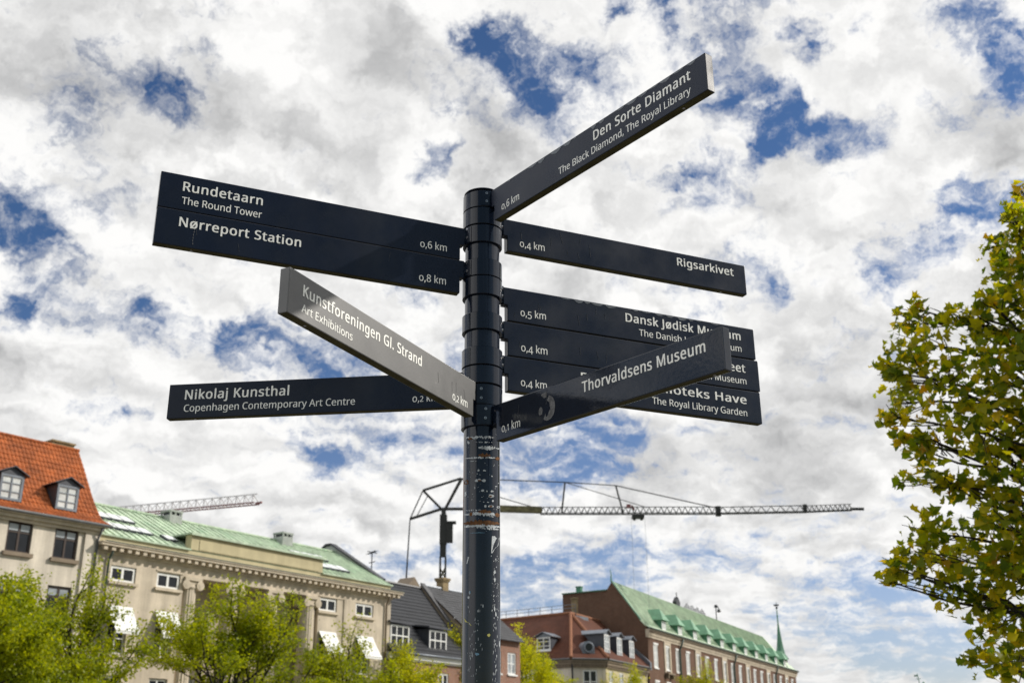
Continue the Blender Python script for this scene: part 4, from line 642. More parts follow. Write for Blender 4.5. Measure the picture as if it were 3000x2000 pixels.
for xc in (-13.2, -9.1, -5.0, -1.8):
    mb = MB(); x0, x1, yf = xc - 0.66, xc + 0.66, 0.62
    zb, zt_ = 14.62, 16.02
    yb = 2.6
    mb.prism([(x0, yf, zb), (x0, yf, zt_), (x0, yb, zt_), (x0, 0.95, zb)], (0.06, 0, 0)); mb.prism([(x1 - .06, yf, zb), (x1 - .06, yf, zt_), (x1 - .06, yb, zt_), (x1 - .06, 0.95, zb)], (0.06, 0, 0))
    mb.box(x0 + .061, x1 - .061, yf + 0.02, yf + 0.1, zt_ - 0.1, zt_)
    d = mb.build('dormer', 'lead_dark', roof)
    mb = MB(); apex = 16.42
    for sx in (-1, 1):
        A = [(xc, yf - 0.16, apex), (xc, yb + .35, apex), (xc + sx * 0.86, yb + .1, zt_ - 0.02), (xc + sx * 0.86, yf - 0.16, zt_ - 0.02)]
        mb.hexa([(p[0], p[1], p[2]) for p in A], [(p[0], p[1], p[2] + 0.05) for p in A])
    mb.prism([(x0, yf + 0.01, zt_ + 0.002), (x1, yf + 0.01, zt_ + 0.002), (xc, yf + 0.01, apex - 0.01)], (0, 0.05, 0))
    mb.build('dormer_roof', 'lead_dark', d)
    window(d, x0 + 0.03, x1 - 0.03, zb + 0.02, zt_ - 0.03, yf + 0.05, 2, 3, 0.12, 0.05, 'lead', 'blind')

# ------------------------------------------------------------------ the sandstone palace with the green roof
h = thing('green_roof_palace', 'wide sandstone building with giant fluted columns, toothed cornice and green copper roof', 'building', WF.loc(), frame(35.387))
S0, S1 = 0.06, 24.14
wx = [(1.0, 2.66), (4.08, 5.72), (17.05, 18.72), (20.55, 22.33)]
lows = [(z0, z1) for z0, z1 in ((7.3, 9.8), (3.6, 6.2))]
holes = [(a, b, 11.12, 12.0) for a, b in wx] + [(a + .2, b - .2, z0, z1) for a, b in wx for z0, z1 in lows]
LOG = (5.95, 17.0, 2.2, 11.98)
holes.append((*LOG, 1.7))
mb = MB(); facade(mb, S0, S1, 0, 12.55, holes, 0.24)
mb.quad((S1, 0, 0), (S1, 10, 0), (S1, 10, 13), (S1, 0, 13)); mb.quad((S0, 10, 0), (S0, 0, 0), (S0, 0, 13), (S0, 10, 13)); mb.quad((S1, 10, 0), (S0, 10, 0), (S0, 10, 13), (S1, 10, 13))
mb.box(19.35, 19.62, -0.07, -0.003, 0.3, 12.12); mb.box(16.98, 19.35, -0.05, -0.003, 12.05, 12.12); mb.box(4.0, 5.9, -0.05, -0.003, 12.05, 12.12)
mb.build('wall', 'plaster', h)
mb = MB(); bays = [(7.25, 9.2), (10.45, 12.45), (13.7, 15.75)]
bh = [(a + 0.1, a + 0.95, 11.0, 11.75) for a, b in bays] + [(a + 0.35, b - 0.35, z0, z1) for a, b in bays for z0, z1 in ((7.6, 10.0), (3.9, 6.6))]
facade(mb, LOG[0], LOG[1], LOG[2], LOG[3], bh, 0.2, 1.7); mb.build('loggia_wall', 'plaster', h)
for q in bh: window(h, q[0], q[1], q[2], q[3], 1.88, 2, 1 if q[3] - q[2] < 1 else 3, 0.09, 0.06, 'white', 'glass' if q[3] > 10.5 else 'glass_pale')
for a, b in wx:
    window(h, a + 0.03, b - 0.03, 11.14, 11.98, 0.14, 2, 1, 0.13, 0.1, 'white', 'glass', (0.16, 0.16, -0.16, 'stone'))
    for z0, z1 in lows: window(h, a + 0.22, b - 0.22, z0 + 0.02, z1 - 0.02, 0.18, 2, 3, 0.1, 0.06, 'white', 'glass', (0.16, 0.12, -0.15, 'stone'))
    # window blind swung outwards
    mb = MB(); e = 0.02
    A = [(a + 0.08, -0.06, 9.84), (b - 0.02, -0.06, 9.84), (b + 0.02, -0.95, 8.46), (a + 0.12, -0.95, 8.46)]
    n = 6; vs = []
    for i in range(n + 1):
        for j in range(9):
            u, t = j / 8, i / n; p = [(A[0][k] * (1 - u) + A[1][k] * u) * (1 - t) + (A[3][k] * (1 - u) + A[2][k] * u) * t for k in range(3)]
            s_ = 0.05 * math.sin(math.pi * t) * (1 + 0.5 * math.sin(u * 9 + a)); vs.append((p[0], p[1] + s_ * .8, p[2] - s_))
    nv = len(vs); fs = [(i * 9 + j, i * 9 + j + 1, (i + 1) * 9 + j + 1, (i + 1) * 9 + j) for i in range(n) for j in range(8)]
    mb.add(vs, fs); mb.add([(x, y + .012, z - .012) for x, y, z in vs], [f[::-1] for f in fs])
    mb.prism([(A[3][0], -0.955, 8.46), (A[2][0], -0.955, 8.46), (A[2][0], -0.955, 8.30), (A[3][0], -0.955, 8.30)], (0, 0.012, 0))
    aw = mb.build('awning', 'awning', h)
    mb = MB(); mb.bar((a + 0.06, -0.02, 8.6), (a + 0.12, -0.94, 8.44), 0.03); mb.bar((b, -0.02, 8.6), (b + 0.02, -0.94, 8.44), 0.03); mb.bar((a + .1, -0.94, 8.44), (b + .02, -0.94, 8.44), 0.03)
    mb.build('awning_arm', 'pipe', aw)
for xc in (6.6, 9.82, 13.08, 16.35):
    mb = MB(); N_, R_ = 20, 0.56; prof_ = []
    ring = []
    for k in range(N_ * 3):
        r = R_ * (1.0 if k % 3 == 0 else 0.945); t = 2 * math.pi * k / (N_ * 3); ring.append((math.cos(t) * r, math.sin(t) * r))
    zs = [(2.3, 1.04), (6.5, 1.0), (11.3, 0.9)]; nr = len(ring)
    vs = [(xc + x * k, 0.42 + y * k, z) for z, k in zs for x, y in ring]
    mb.add(vs, [(i * nr + k, i * nr + (k + 1) % nr, (i + 1) * nr + (k + 1) % nr, (i + 1) * nr + k) for i in range(2) for k in range(nr)])
    mb.lathe([(0.72, 2.2), (0.72, 2.3), (0.62, 2.42)], 24, c=(xc, 0.42))
    c = mb.build('column', 'plaster', h)
    mb = MB()
    mb.box(xc - 0.62, xc + 0.62, -0.16, 0.95, 11.78, 11.96)
    mb.box(xc - 0.45, xc + 0.45, -0.06, 0.85, 11.55, 11.775)
    for sx in (-1, 1):
        for q, rr in ((0, 0.27), (0.012, 0.17), (0.024, 0.08)):
            mb.tube([(xc + sx * 0.5, -0.17 - q, 11.53), (xc + sx * 0.5, 0.9 + q, 11.53)], rr, 14)
    mb.lathe([(0.5, 11.3), (0.56, 11.4), (0.5, 11.55)], 24, c=(xc, 0.42))
    mb.build('capital', 'stone', c)
# cornice with teeth
mb = MB(); mb.box(S0 - 0.05, S1 + 0.05, -0.1, 0.3, 12.55, 12.66); mb.box(S0 - .12, S1 + 0.12, -0.16, 0.3, 12.664, 12.72)
mb.box(S0 - .2, S1 + 0.62, -0.60, 0.3, 12.905, 13.04); mb.box(S0 - .2, S1 + 0.66, -0.66, 0.3, 13.044, 13.10); mb.box(S0 - .1, S1 + .45, -0.2, 0.3, 12.724, 12.90)
co_ = mb.build('cornice', 'stone', h)
mb = MB(); x = S0
while x < S1 + .4: mb.box(x, x + 0.24, -0.52, -0.204, 12.68, 12.90); x += 0.515
mb.build('dentil_row', 'stone', co_)
mb = MB(); mb.box(S0, S1 + 0.68, -0.68, -0.1, 13.104, 13.15); mb.build('gutter', 'gutter', h)
mb = MB(); mb.box(S0, S1 + 0.05, 0.12, 0.5, 13.154, 13.60); mb.box(6.3, 17.25, 0.05, 0.6, 13.604, 14.50); mb.box(6.9, 16.9, 0.02, 0.047, 13.65, 14.25)
mb.build('parapet', 'cream', h)
prof = [(0.1, 13.58), (6.0, 16.62)]
mb = MB(); slope_solid(mb, prof, S0 - 0.02, 24.3, 0.1); mb.hexa([(S0, 11.8, 13.4), (24.3, 11.8, 13.4), (24.3, 6.0, 16.5), (S0, 6.0, 16.5)], [(S0, 11.8, 13.5), (24.3, 11.8, 13.5), (24.3, 6.0, 16.62), (S0, 6.0, 16.62)])
seams(mb, prof, S0 + 0.1, 24.2, 0.52, 0.05, 0.07)
mb.box(S0, 24.3, 5.85, 6.15, 16.6, 16.70)
mb.box(S0, 6.28, -0.02, 0.14, 13.54, 13.63); mb.box(17.27, 24.3, -0.02, 0.14, 13.54, 13.63)
mb.box(6.15, 17.42, -0.12, 2.15, 14.505, 14.60); mb.box(6.15, 17.42, -0.14, -0.1, 14.44, 14.57)
for i in range(20): mb.box(6.3 + i * .58, 6.35 + i * .58, -0.1, 2.1, 14.602, 14.65)
roof = mb.build('roof', 'copper', h)
dz = (16.62 - 13.58) / 5.9
def skylight(x0, x1, y0, y1, n):
    mb = MB(); z0, z1 = 13.58 + (y0 - .1) * dz, 13.58 + (y1 - .1) * dz
    A = [(x0, y0, z0 - .03), (x1, y0, z0 - .03), (x1, y1, z1 - .03), (x0, y1, z1 - .03)]
    mb.hexa(A, [(p[0], p[1] - 0.08, p[2] + 0.15) for p in A]); s_ = mb.build('skylight', 'lead_dark', roof)
    w = (x1 - x0) / n
    for i in range(n):
        a, b = x0 + i * w + 0.06, x0 + (i + 1) * w - 0.06; p = MB()
        B = [(a, y0 + .05, z0 + .03), (b, y0 + .05, z0 + .03), (b, y1 - .05, z1 - .03 + .0), (a, y1 - .05, z1 - .03)]
        p.hexa([(q[0], q[1] - 0.075, q[2] + 0.10) for q in B], [(q[0], q[1] - 0.085, q[2] + 0.135) for q in B]); p.build('pane', 'skylight', s_)
skylight(1.9, 4.4, 3.05, 4.0, 3); skylight(1.2, 4.5, 1.35, 2.2, 4); skylight(5.2, 6.05, 1.0, 1.7, 1); skylight(17.5, 20.6, 2.9, 3.8, 3); skylight(18.3, 21.0, 1.2, 2.1, 3)
for x0, x1, z1, m_ in ((8.5, 9.45, 16.95, 'chimney_grey'), (18.3, 19.25, 17.05, 'chimney_grey')):
    mb = MB(); mb.box(x0, x1, 5.2, 6.2, 15.8, z1 - 0.2); mb.box(x0 - .03, x1 + .03, 5.17, 6.23, z1 + 0.0, z1 + 0.12)
    for a in (x0, x0 + .36, x1 - .1):
        for b in (5.2, 6.1): mb.box(a, a + .1, b, b + .1, z1 - 0.198, z1 - 0.002)
    mb.box(x0 + .12, x1 - .12, 5.32, 6.08, z1 - .198, z1 - .05, 1)
    mb.build('chimney', [m_, 'steel_dark'], roof)
# right-hand fire wall stepping over the roof
mb = MB(); pts = [(0.6, 13.2), (0.6, 13.62), (1.2, 14.1), (6.3, 17.15), (6.9, 17.15), (11.9, 14.2), (11.9, 13.2)]
mb.prism([(24.32, y, z) for y, z in pts], (0.3, 0, 0)); fw_ = mb.build('fire_wall', 'chimney_grey', h)
mb = MB(); cp = [(1.1, 14.06), (6.35, 17.2), (6.9, 17.2), (11.9, 14.22)]; slope_solid(mb, [(y, z + .14) for y, z in cp], 24.2, 24.75, 0.13); mb.build('coping', 'tile_slate', fw_)
downpipe(h, 23.55, -0.12, 0.3, 12.2, 0.07, 'taupe', (0.0, -0.35, 0.6)); downpipe(h, 0.72, -0.12, 0.3, 12.2, 0.065, 'gutter', (0.0, -0.35, 0.6))
mb = MB(); mb.tube([(27.4, 5.0, 12.0), (27.4, 5.0, 17.0)], 0.045, 6)
mb.bar((26.95, 4.9, 16.75), (27.85, 5.1, 17.15), 0.06); mb.bar((27.0, 5.1, 16.98), (27.75, 4.8, 16.9), 0.05); mb.bar((27.15, 5, 16.1), (27.75, 5, 16.3), 0.07)
for i in range(5): mb.bar((27.05 + i * .17, 4.7, 16.78 + i * .075), (27.05 + i * .17, 5.3, 16.78 + i * .075), 0.03)
mast_mb = mb

# ------------------------------------------------------------------ the two dark-tiled houses
DF = Fr((-8.69, 80.14), 34.5)
h = thing('slate_dormer_house', 'low red brick house with dark glazed tile roof and two white-framed dormers', 'house', DF.loc(), frame(34.5))
S0, S1 = -0.35, 8.9
wn = [(0.5, 1.7), (3.0, 4.2), (5.5, 6.7)]
holes = [(a, b, z, z + 1.7) for a, b in wn for z in (6.2, 3.0)]
mb = MB(); facade(mb, S0, S1, 0, 8.5, holes, 0.16); mb.quad((S1, 0, 0), (S1, 9, 0), (S1, 9, 8.5), (S1, 0, 8.5)); mb.quad((S0, 9, 0), (S0, 0, 0), (S0, 0, 8.5), (S0, 9, 8.5)); mb.build('wall', 'brick_red', h)
for a, b in wn:
    for z in (6.2, 3.0): window(h, a + .02, b - .02, z + .02, z + 1.68, 0.12, 2, 2, 0.1, 0.09, 'white', 'glass', (0.12, 0.08, -0.12, 'white'))
mb = MB(); mb.box(S0, S1, -0.12, 0.1, 8.5, 8.62); mb.box(S0, S1, -0.3, 0.1, 8.624, 8.85); mb.box(S0, S1, -0.42, 0.1, 8.854, 8.98); mb.build('cornice', 'white', h)
prof = [(-0.45, 9.02), (4.6, 14.75)]
mb = MB(); tiles(mb, prof, lambda v: S0, lambda v: S1, 0.27, 20, 0.05, 0.035, 4)
mb.hexa([(S0, 9.4, 9), (S1, 9.4, 9), (S1, 4.6, 14.65), (S0, 4.6, 14.65)], [(S0, 9.4, 9.1), (S1, 9.4, 9.1), (S1, 4.6, 14.76), (S0, 4.6, 14.76)])
roof = mb.build('roof', 'tile_slate', h)
mb = MB(); mb.tube([(S0, 4.6, 14.82), (S1, 4.6, 14.82)], 0.12, 8); mb.build('ridge', 'tile_slate', roof); slate_roof = roof
mb = MB(); mb.tube([(S0, -0.5, 8.98), (S1, -0.5, 8.98)], 0.08, 8); mb.build('gutter', 'lead', h, smooth=True)
for xc in (1.02, 5.4):
    mb = MB(); x0, x1, yf, zb, zt_ = xc - 1.12, xc + 1.12, 0.0, 9.4, 11.0
    for xx in (x0, x1 - .08): mb.prism([(xx, yf, zb), (xx, yf, zt_), (xx, 1.45, zt_), (xx, 0.05, zb)], (0.08, 0, 0))
    mb.box(x0 + .081, x1 - .081, yf + .04, yf + 0.1, zt_ - 0.1, zt_); mb.box(x0 + .081, x1 - .081, yf + .04, yf + .1, zb, zb + .06)
    d = mb.build('dormer', 'lead_dark', roof)
    mb = MB(); A = [(x0 - .22, yf - .22, zt_ + .02), (x1 + .22, yf - .22, zt_ + .02), (x1 + .22, 1.9, zt_ + .3), (x0 - .22, 1.9, zt_ + .3)]
    mb.hexa(A, [(p[0], p[1], p[2] + .12) for p in A]); mb.build('dormer_roof', 'lead_dark', d)
    window(d, x0 + .1, x1 - .1, zb + .07, zt_ - .1, yf + .07, 3, 2, 0.11, 0.09, 'white', 'glass', (0.1, 0.1, -0.1, 'white'))
# sloping fire wall between the two roofs
mb = MB(); pts = [(-0.5, 8.9), (-0.4, 9.5), (4.6, 15.15), (9.5, 9.5), (9.5, 8.9)]
mb.prism([(8.92, y, z) for y, z in pts], (0.35, 0, 0)); fw_ = mb.build('fire_wall', 'taupe', h)
mb = MB(); slope_solid(mb, [(-0.42, 9.62), (4.6, 15.28)], 8.85, 9.35, 0.12); mb.build('coping', 'tile_grey', fw_)
h2 = thing('grey_tile_house', 'taller house with grey tiled roof and yellow brick chimney, half hidden by the signpost', 'house', DF.loc(), frame(34.5))
S0, S1 = 9.3, 16.2
holes = [(a, a + 1.2, z, z + 1.7) for a in (10.3, 12.3, 14.4) for z in (8.3, 5.2)]
mb = MB(); facade(mb, S0, S1, 0, 11.0, holes, 0.16)
mb.add([(S0, 0, 0), (S0, 9.6, 0), (S0, 9.6, 11), (S0, 4.8, 15.0), (S0, 0, 11)], [(4, 3, 2, 1, 0)]); mb.add([(S1, 0, 0), (S1, 9.6, 0), (S1, 9.6, 11), (S1, 4.8, 15.0), (S1, 0, 11)], [(0, 1, 2, 3, 4)])
mb.build('wall', 'brick_red', h2)
mb = MB(); mb.add([(S0 - .03, 0, 9), (S0 - .03, 9.6, 9), (S0 - .03, 9.6, 11), (S0 - .03, 4.8, 15.0), (S0 - .03, 0, 11)], [(4, 3, 2, 1, 0)]); mb.build('gable_render', 'taupe', h2)
for hh in holes: window(h2, hh[0] + .02, hh[1] - .02, hh[2] + .02, hh[3] - .02, 0.12, 2, 2, 0.1, 0.09, 'white', 'glass_pale', (0.12, 0.08, -0.12, 'white'))
prof = [(-0.4, 10.85), (4.8, 15.1)]
mb = MB(); tiles(mb, prof, lambda v: S0 - .1, lambda v: S1 + .15, 0.27, 18, 0.05, 0.035, 4)
mb.hexa([(S0, 10, 10.8), (S1, 10, 10.8), (S1, 4.8, 15.0), (S0, 4.8, 15.0)], [(S0, 10, 10.9), (S1, 10, 10.9), (S1, 4.8, 15.1), (S0, 4.8, 15.1)])
roof = mb.build('roof', 'tile_grey', h2)
mb = MB()
for i in range(22):
    x = S0 + .1 + i * .31; mb.tube([(x, 4.8, 15.14), (x + .29, 4.8, 15.16)], [0.12, 0.135], 8)
mb.build('ridge', 'lead', roof)
mb = MB(); mb.box(11.75, 12.5, 4.6, 5.3, 14.2, 15.75); mb.box(11.68, 12.57, 4.53, 5.37, 15.754, 15.88); mb.box(11.62, 12.63, 4.47, 5.43, 15.884, 16.05); mb.build('chimney', 'chimney', roof)
mb = MB(); mb.prism([(9.75, 6.9, 14.4), (9.75, 6.9, 15.1), (10.85, 6.9, 16.2), (12.0, 6.9, 15.1), (12.0, 6.9, 14.4)], (0, 1.6, 0)); mb.build('rear_gable', 'taupe', roof)
ae = mast_mb.build('aerial', 'steel_dark', slate_roof)
# aerial was measured in the palace's axes
for v in ae.data.vertices:
    v.co = Vector(DF.L(WF.P(v.co)))
# ------------------------------------------------------------------ corner house with the hipped red roof (plan corners in metres from the viewer)
A = Vector((5.73, 115.82)); B = Vector((9.6, 116.95)); BRO = Vector((15.13, 129.12)); aR = rad(26.2)
dR = Vector((math.sin(aR), math.cos(aR))); nR = Vector((math.cos(aR), -math.sin(aR)))
C_ = B + dR * 12.6
dL = Vector((-0.845, 0.535)); L_ = A + dL * 15.0
apex = Vector((6.23, 124.16)); rR = apex + dR * 9.0; rL = apex + Vector((-0.80, 0.60)) * 14.5
h = thing('corner_house', 'cream corner house with cut-off corner, hipped red tile roof and round dormer window', 'house', (A.x, A.y, 0), 0)
ZE, ZR = 11.6, 17.0
def W2(p, z): return (p.x - A.x, p.y - A.y, z)
def inset(p, q, r, d):      # corner q of the outline moved inwards
    a = (q - p).normalized(); b = (r - q).normalized(); na = Vector((-a.y, a.x)); nb = Vector((-b.y, b.x)); m = (na + nb); m = m / m.dot(na)
    return q + m * d
out = [L_, A, B, C_]
Lw = L_ + Vector((-dL.y, dL.x)) * -0.0
nL = Vector((dL.y, -dL.x)) * -1
ins = 0.45
Aw = inset(L_, A, B, ins); Bw = inset(A, B, C_, ins); Lw = L_ + Vector((0.535, 0.845)) * ins; Cw = C_ - nR * ins
class Pl:                   # a wall between two plan points: local x along it, y into the house
    def __init__(s, p, q): s.p = p; s.d = (q - p).normalized(); s.n = Vector((-s.d.y, s.d.x)); s.len = (q - p).length; s.rot = math.atan2(s.d.y, s.d.x); s.off = (p.x - A.x, p.y - A.y, 0)
walls = [Pl(Lw, Aw), Pl(Aw, Bw), Pl(Bw, Cw)]
def wpos(o, pl): o.location = pl.off; o.rotation_euler = (0, 0, pl.rot); return o
wl = {0: [(1.5 + i * 2.5, 2.7 + i * 2.5) for i in range(5)], 1: [(1.2, 2.75)], 2: [(1.0, 2.2), (3.9, 5.1), (6.7, 7.9), (9.5, 10.7)]}
for i, pl in enumerate(walls):
    holes = [(a, b, z, z + 2.3) for a, b in wl[i] for z in (8.2, 4.4, 0.9)]
    mb = MB(); facade(mb, 0, pl.len, 0, 11.0, holes, 0.16); mb.box(0.02, 0.3, -0.05, -0.003, 0, 10.8); mb.box(pl.len - .3, pl.len - .02, -0.05, -0.003, 0, 10.8)
    wpos(mb.build('wall', 'plaster_pale' if i != 2 else 'cream', h), pl)
    for q in holes: wpos(window(h, q[0] + .02, q[1] - .02, q[2] + .02, q[3] - .02, 0.12, 2, 2, 0.12, 0.1, 'white', 'glass' if i < 2 else 'glass_pale', (0.1, 0.1, -0.1)), pl)
    mb = MB(); mb.box(-0.02, pl.len + .02, -0.15, 0.1, 10.7, 11.0); mb.box(-0.1, pl.len + .1, -0.3, 0.1, 11.004, 11.25); mb.box(-0.16, pl.len + .16, -0.42, 0.1, 11.254, 11.45)
    k = 0.05
    while k < pl.len - .15: mb.box(k, k + 0.16, -0.27, -0.16, 10.84, 11.0); k += 0.36
    wpos(mb.build('cornice', 'taupe', h), pl)
    mb = MB(); mb.tube([(-.1, -0.5, 11.52), (pl.len + .1, -0.5, 11.52)], 0.09, 8); wpos(mb.build('gutter', 'pipe', h), pl)
mb = MB(); mb.tube([(Aw.x - A.x + .05, Aw.y - A.y - .16, 0.2), (Aw.x - A.x + .05, Aw.y - A.y - .16, 11.4)], 0.08, 8); mb.build('downpipe', 'steel_dark', h)
mb = MB()
def up(p): return W2(p, ZR)
def lo(p): return W2(p, ZE)
mb.add([lo(L_), lo(A), up(apex), up(rL)], [(0, 1, 2, 3)]); mb.add([lo(A), lo(B), up(apex)], [(0, 1, 2)]); mb.add([lo(B), lo(C_), up(rR), up(apex)], [(0, 1, 2, 3)])
back = apex + Vector((0.15, 9.0)); bl_ = L_ + Vector((4.5, 8.0)); 
mb.add([up(apex), up(rR), W2(rR - nR * 4 , ZE), W2(back, ZE)], [(0, 1, 2, 3)]); mb.add([up(rL), up(apex), W2(back, ZE), W2(bl_, ZE)], [(0, 1, 2, 3)])
# courses of tiles as low ribs running with the eaves
def courses(p0, p1, q1, q0, n):
    for i in range(1, n):
        t = i / n; a = Vector(p0).lerp(Vector(q0), t); b = Vector(p1).lerp(Vector(q1), t); nn = (Vector(p1) - Vector(p0)).cross(Vector(q0) - Vector(p0)).normalized()
        dn = (Vector(p0) - Vector(q0)).normalized() * 0.1
        if nn.z < 0: nn = -nn
        mb.add([a, b, b + nn * 0.05 + dn * .3, a + nn * 0.05 + dn * .3, a + dn * 3, b + dn * 3], [(0, 1, 2, 3), (3, 2, 5, 4)])
courses(lo(L_), lo(A), up(apex), up(rL), 22); courses(lo(B), lo(C_), up(rR), up(apex), 22)
roof = mb.build('roof', 'tile_red', h)
mb = MB()
for p, q in ((lo(A), up(apex)), (lo(B), up(apex)), (up(apex), up(rR)), (up(apex), up(rL))): mb.tube([Vector(p) + Vector((0, 0, .05)), Vector(q) + Vector((0, 0, .05))], 0.17, 8)
mb.build('ridge', 'tile_ridge', roof)
# lead-covered fire wall towards the brick block
mb = MB(); e0 = C_ + dR * 0.05
mb.hexa([W2(e0, ZE - .3), W2(e0 + dR * .5, ZE - .3), W2(rR + dR * .55, ZR - .1), W2(rR + dR * .05, ZR - .1)], [W2(e0, ZE + .5), W2(e0 + dR * .5, ZE + .5), W2(rR + dR * .55, ZR + .55), W2(rR + dR * .05, ZR + .55)])
mb.build('fire_wall', 'lead', h)
def rdormer(pl, xc, w, zb, zt, yf, deep, m, win=True, gm='glass_pale'):
    mb = MB(); x0, x1 = xc - w / 2, xc + w / 2
    for xx in (x0, x1 - .08): mb.prism([(xx, yf, zb), (xx, yf, zt), (xx, yf + deep, zt), (xx, yf + .15, zb)], (0.08, 0, 0))
    mb.box(x0 + .081, x1 - .081, yf + .05, yf + .1, zt - .12, zt)
    d = wpos(mb.build('dormer', m, roof), pl)
    mb = MB(); ap = zt + 0.45
    for sx in (-1, 1):
        P_ = [(xc, yf - .25, ap), (xc, yf + deep + .6, ap), (xc + sx * (w / 2 + .25), yf + deep + .1, zt), (xc + sx * (w / 2 + .25), yf - .25, zt)]
        mb.hexa(P_, [(p[0], p[1], p[2] + .07) for p in P_])
    mb.prism([(x0, yf + .01, zt + .002), (x1, yf + .01, zt + .002), (xc, yf + .01, ap - .01)], (0, .05, 0))
    mb.build('dormer_roof', 'lead', d)
    if win: window(d, x0 + .03, x1 - .03, zb + .03, zt - .03, yf + .06, 2, 3, 0.13, 0.07, 'white', gm, (0.14, 0.1, yf - .14, 'white'))
for xc in (1.6, 5.2, 8.9): rdormer(walls[2], xc, 1.55, 12.0, 14.2, 0.35, 2.3, 'lead_dark')
rdormer(walls[0], 11.0, 1.7, 12.6, 14.0, 0.9, 1.6, 'lead_dark', True, 'glass'); rdormer(walls[0], 6.6, 1.7, 12.6, 14.0, 0.9, 1.6, 'lead_dark', True, 'glass')
mb = MB(); xc, zc_ = 2.0, 12.72                     # ox-eye dormer on the cut corner
def oval(r, n=20): return [(xc + r * math.cos(t), zc_ + r * math.sin(t)) for t in [math.pi * i / n for i in range(n + 1)]]
o_ = [(xc - .66, 12.0)] + oval(.66)[::-1] + [(xc + .66, 12.0)]
mb.prism([(x, 0.3, z) for x, z in o_], (0, 1.3, 0)); 
od = wpos(mb.build('round_dormer', 'lead', roof), walls[1])
mb = MB(); mb.tube([(xc, 0.29, zc_), (xc, 0.24, zc_)], 0.34, 24); mb.build('round_pane', 'glass', od)
mb = MB(); mb.tube([(xc + .47 * math.cos(t), 0.26, zc_ + .47 * math.sin(t)) for t in [2 * math.pi * i / 28 for i in range(29)]], 0.09, 8, cap=False); mb.build('round_frame', 'lead', od)
cp = apex + dR * 2.6 - nR * 0.6
mb = MB(); q = W2(cp, 0); mb.box(q[0] - .35, q[0] + .35, q[1] - .35, q[1] + .35, 16.0, 18.9); mb.box(q[0] - .42, q[0] + .42, q[1] - .42, q[1] + .42, 18.904, 19.05); mb.build('chimney', 'chimney', roof)
# roof rail behind the left ridge
mb = MB(); r0 = rL + Vector((.6, .8)) * 1.0; r1 = apex + Vector((.6, .8)) * 1.0
mb.hexa([W2(r0, ZR - .9), W2(r1, ZR - .9), W2(r1 + Vector((1.5, 2)), ZR - .9), W2(r0 + Vector((1.5, 2)), ZR - .9)], [W2(r0, ZR - .1), W2(r1, ZR - .1), W2(r1 + Vector((1.5, 2)), ZR - .1), W2(r0 + Vector((1.5, 2)), ZR - .1)])
n = 9
for i in range(n + 1):
    p = r0.lerp(r1, i / n); mb.bar(W2(p, ZR - .1), W2(p, ZR + 1.15), 0.06)
for z in (ZR + .35, ZR + .75, ZR + 1.12): mb.bar(W2(r0, z), W2(r1, z), 0.05)
mb.build('roof_rail', 'lead', roof)

# ------------------------------------------------------------------ long brick block with the copper roof
BF = Fr(BRO, 26.2)
h = thing('brick_block', 'long brown brick block with pale green copper roof and a row of hooded dormers', 'building', BF.loc(), frame(26.2))
S1 = 73.5
wc = [2.55 + i * 3.99 for i in range(18)]
holes = []
for i, c in enumerate(wc):
    for z0, z1 in ((11.75, 14.3), (7.6, 10.2), (3.6, 6.2)): holes.append((c - .75, c + .75, z0, z1))
mb = MB(); facade(mb, 0, S1, 0, 15.0, holes, 0.14)
G = [(0, 0), (0, 15.0), (0.1, 16.3), (0.75, 16.9), (4.1, 21.45), (4.75, 20.55), (10.4, 20.4), (10.4, 0)]
mb.add([(0, y, z) for y, z in G], [tuple(range(len(G)))])
mb.quad((S1, 0, 0), (S1, 10.4, 0), (S1, 10.4, 15), (S1, 0, 15)); mb.quad((S1, 10.4, 0), (0, 10.4, 0), (0, 10.4, 20.4), (S1, 10.4, 20.4))
wall = mb.build('wall', 'brick', h)
for i, hh in enumerate(holes):
    st = (i // 3) % 3 == 1
    w = window(h, hh[0] + .02, hh[1] - .02, hh[2] + .02, hh[3] - .02, 0.10, 2, 3, 0.15, 0.09, 'white', 'blind', (0.12, 0.04, -0.08, 'white'))
    mb = MB(); mb.box(hh[0] - .03, hh[1] + .03, -0.06, -0.004, hh[3] + .004, hh[3] + .24) ; mb.build('lintel', 'white', w)
    if st and i % 3 == 0:
        mb = MB(); a, b = hh[0] - .42, hh[1] + .42
        mb.box(a, hh[0] - .04, -0.1, -0.004, hh[2] - .3, hh[3] + .26); mb.box(hh[1] + .04, b, -0.1, -0.004, hh[2] - .3, hh[3] + .26); mb.box(a, b, -0.12, -0.004, hh[3] + .264, hh[3] + .6)
        mb.build('stone_surround', 'stone', w)
        mb = MB(); mb.box(a - .1, b + .1, -0.5, -0.13, hh[2] - .52, hh[2] - .34); mb.box(a + .1, a + .35, -0.42, -0.004, hh[2] - .95, hh[2] - .524); mb.box(b - .35, b - .1, -0.42, -0.004, hh[2] - .95, hh[2] - .524); mb.build('balconette', 'taupe', w)
mb = MB(); mb.box(-0.05, S1 + .1, -0.1, 0.2, 14.95, 15.22); mb.box(-.1, S1 + .2, -0.22, 0.2, 15.224, 15.42); mb.box(-.1, S1 + .3, -0.4, 0.2, 15.7, 15.86); mb.box(-.1, S1 + .2, -0.25, 0.2, 15.424, 15.697)
co_ = mb.build('cornice', 'stone', h)
mb = MB(); x = 0.0
while x < S1: mb.box(x, x + .2, -0.38, -0.254, 15.5, 15.696); x += 0.42
mb.build('dentil_row', 'taupe', co_)
mb = MB(); mb.box(-.15, S1 + .35, -0.62, -0.2, 15.864, 15.99); mb.build('gutter', 'gutter', h)
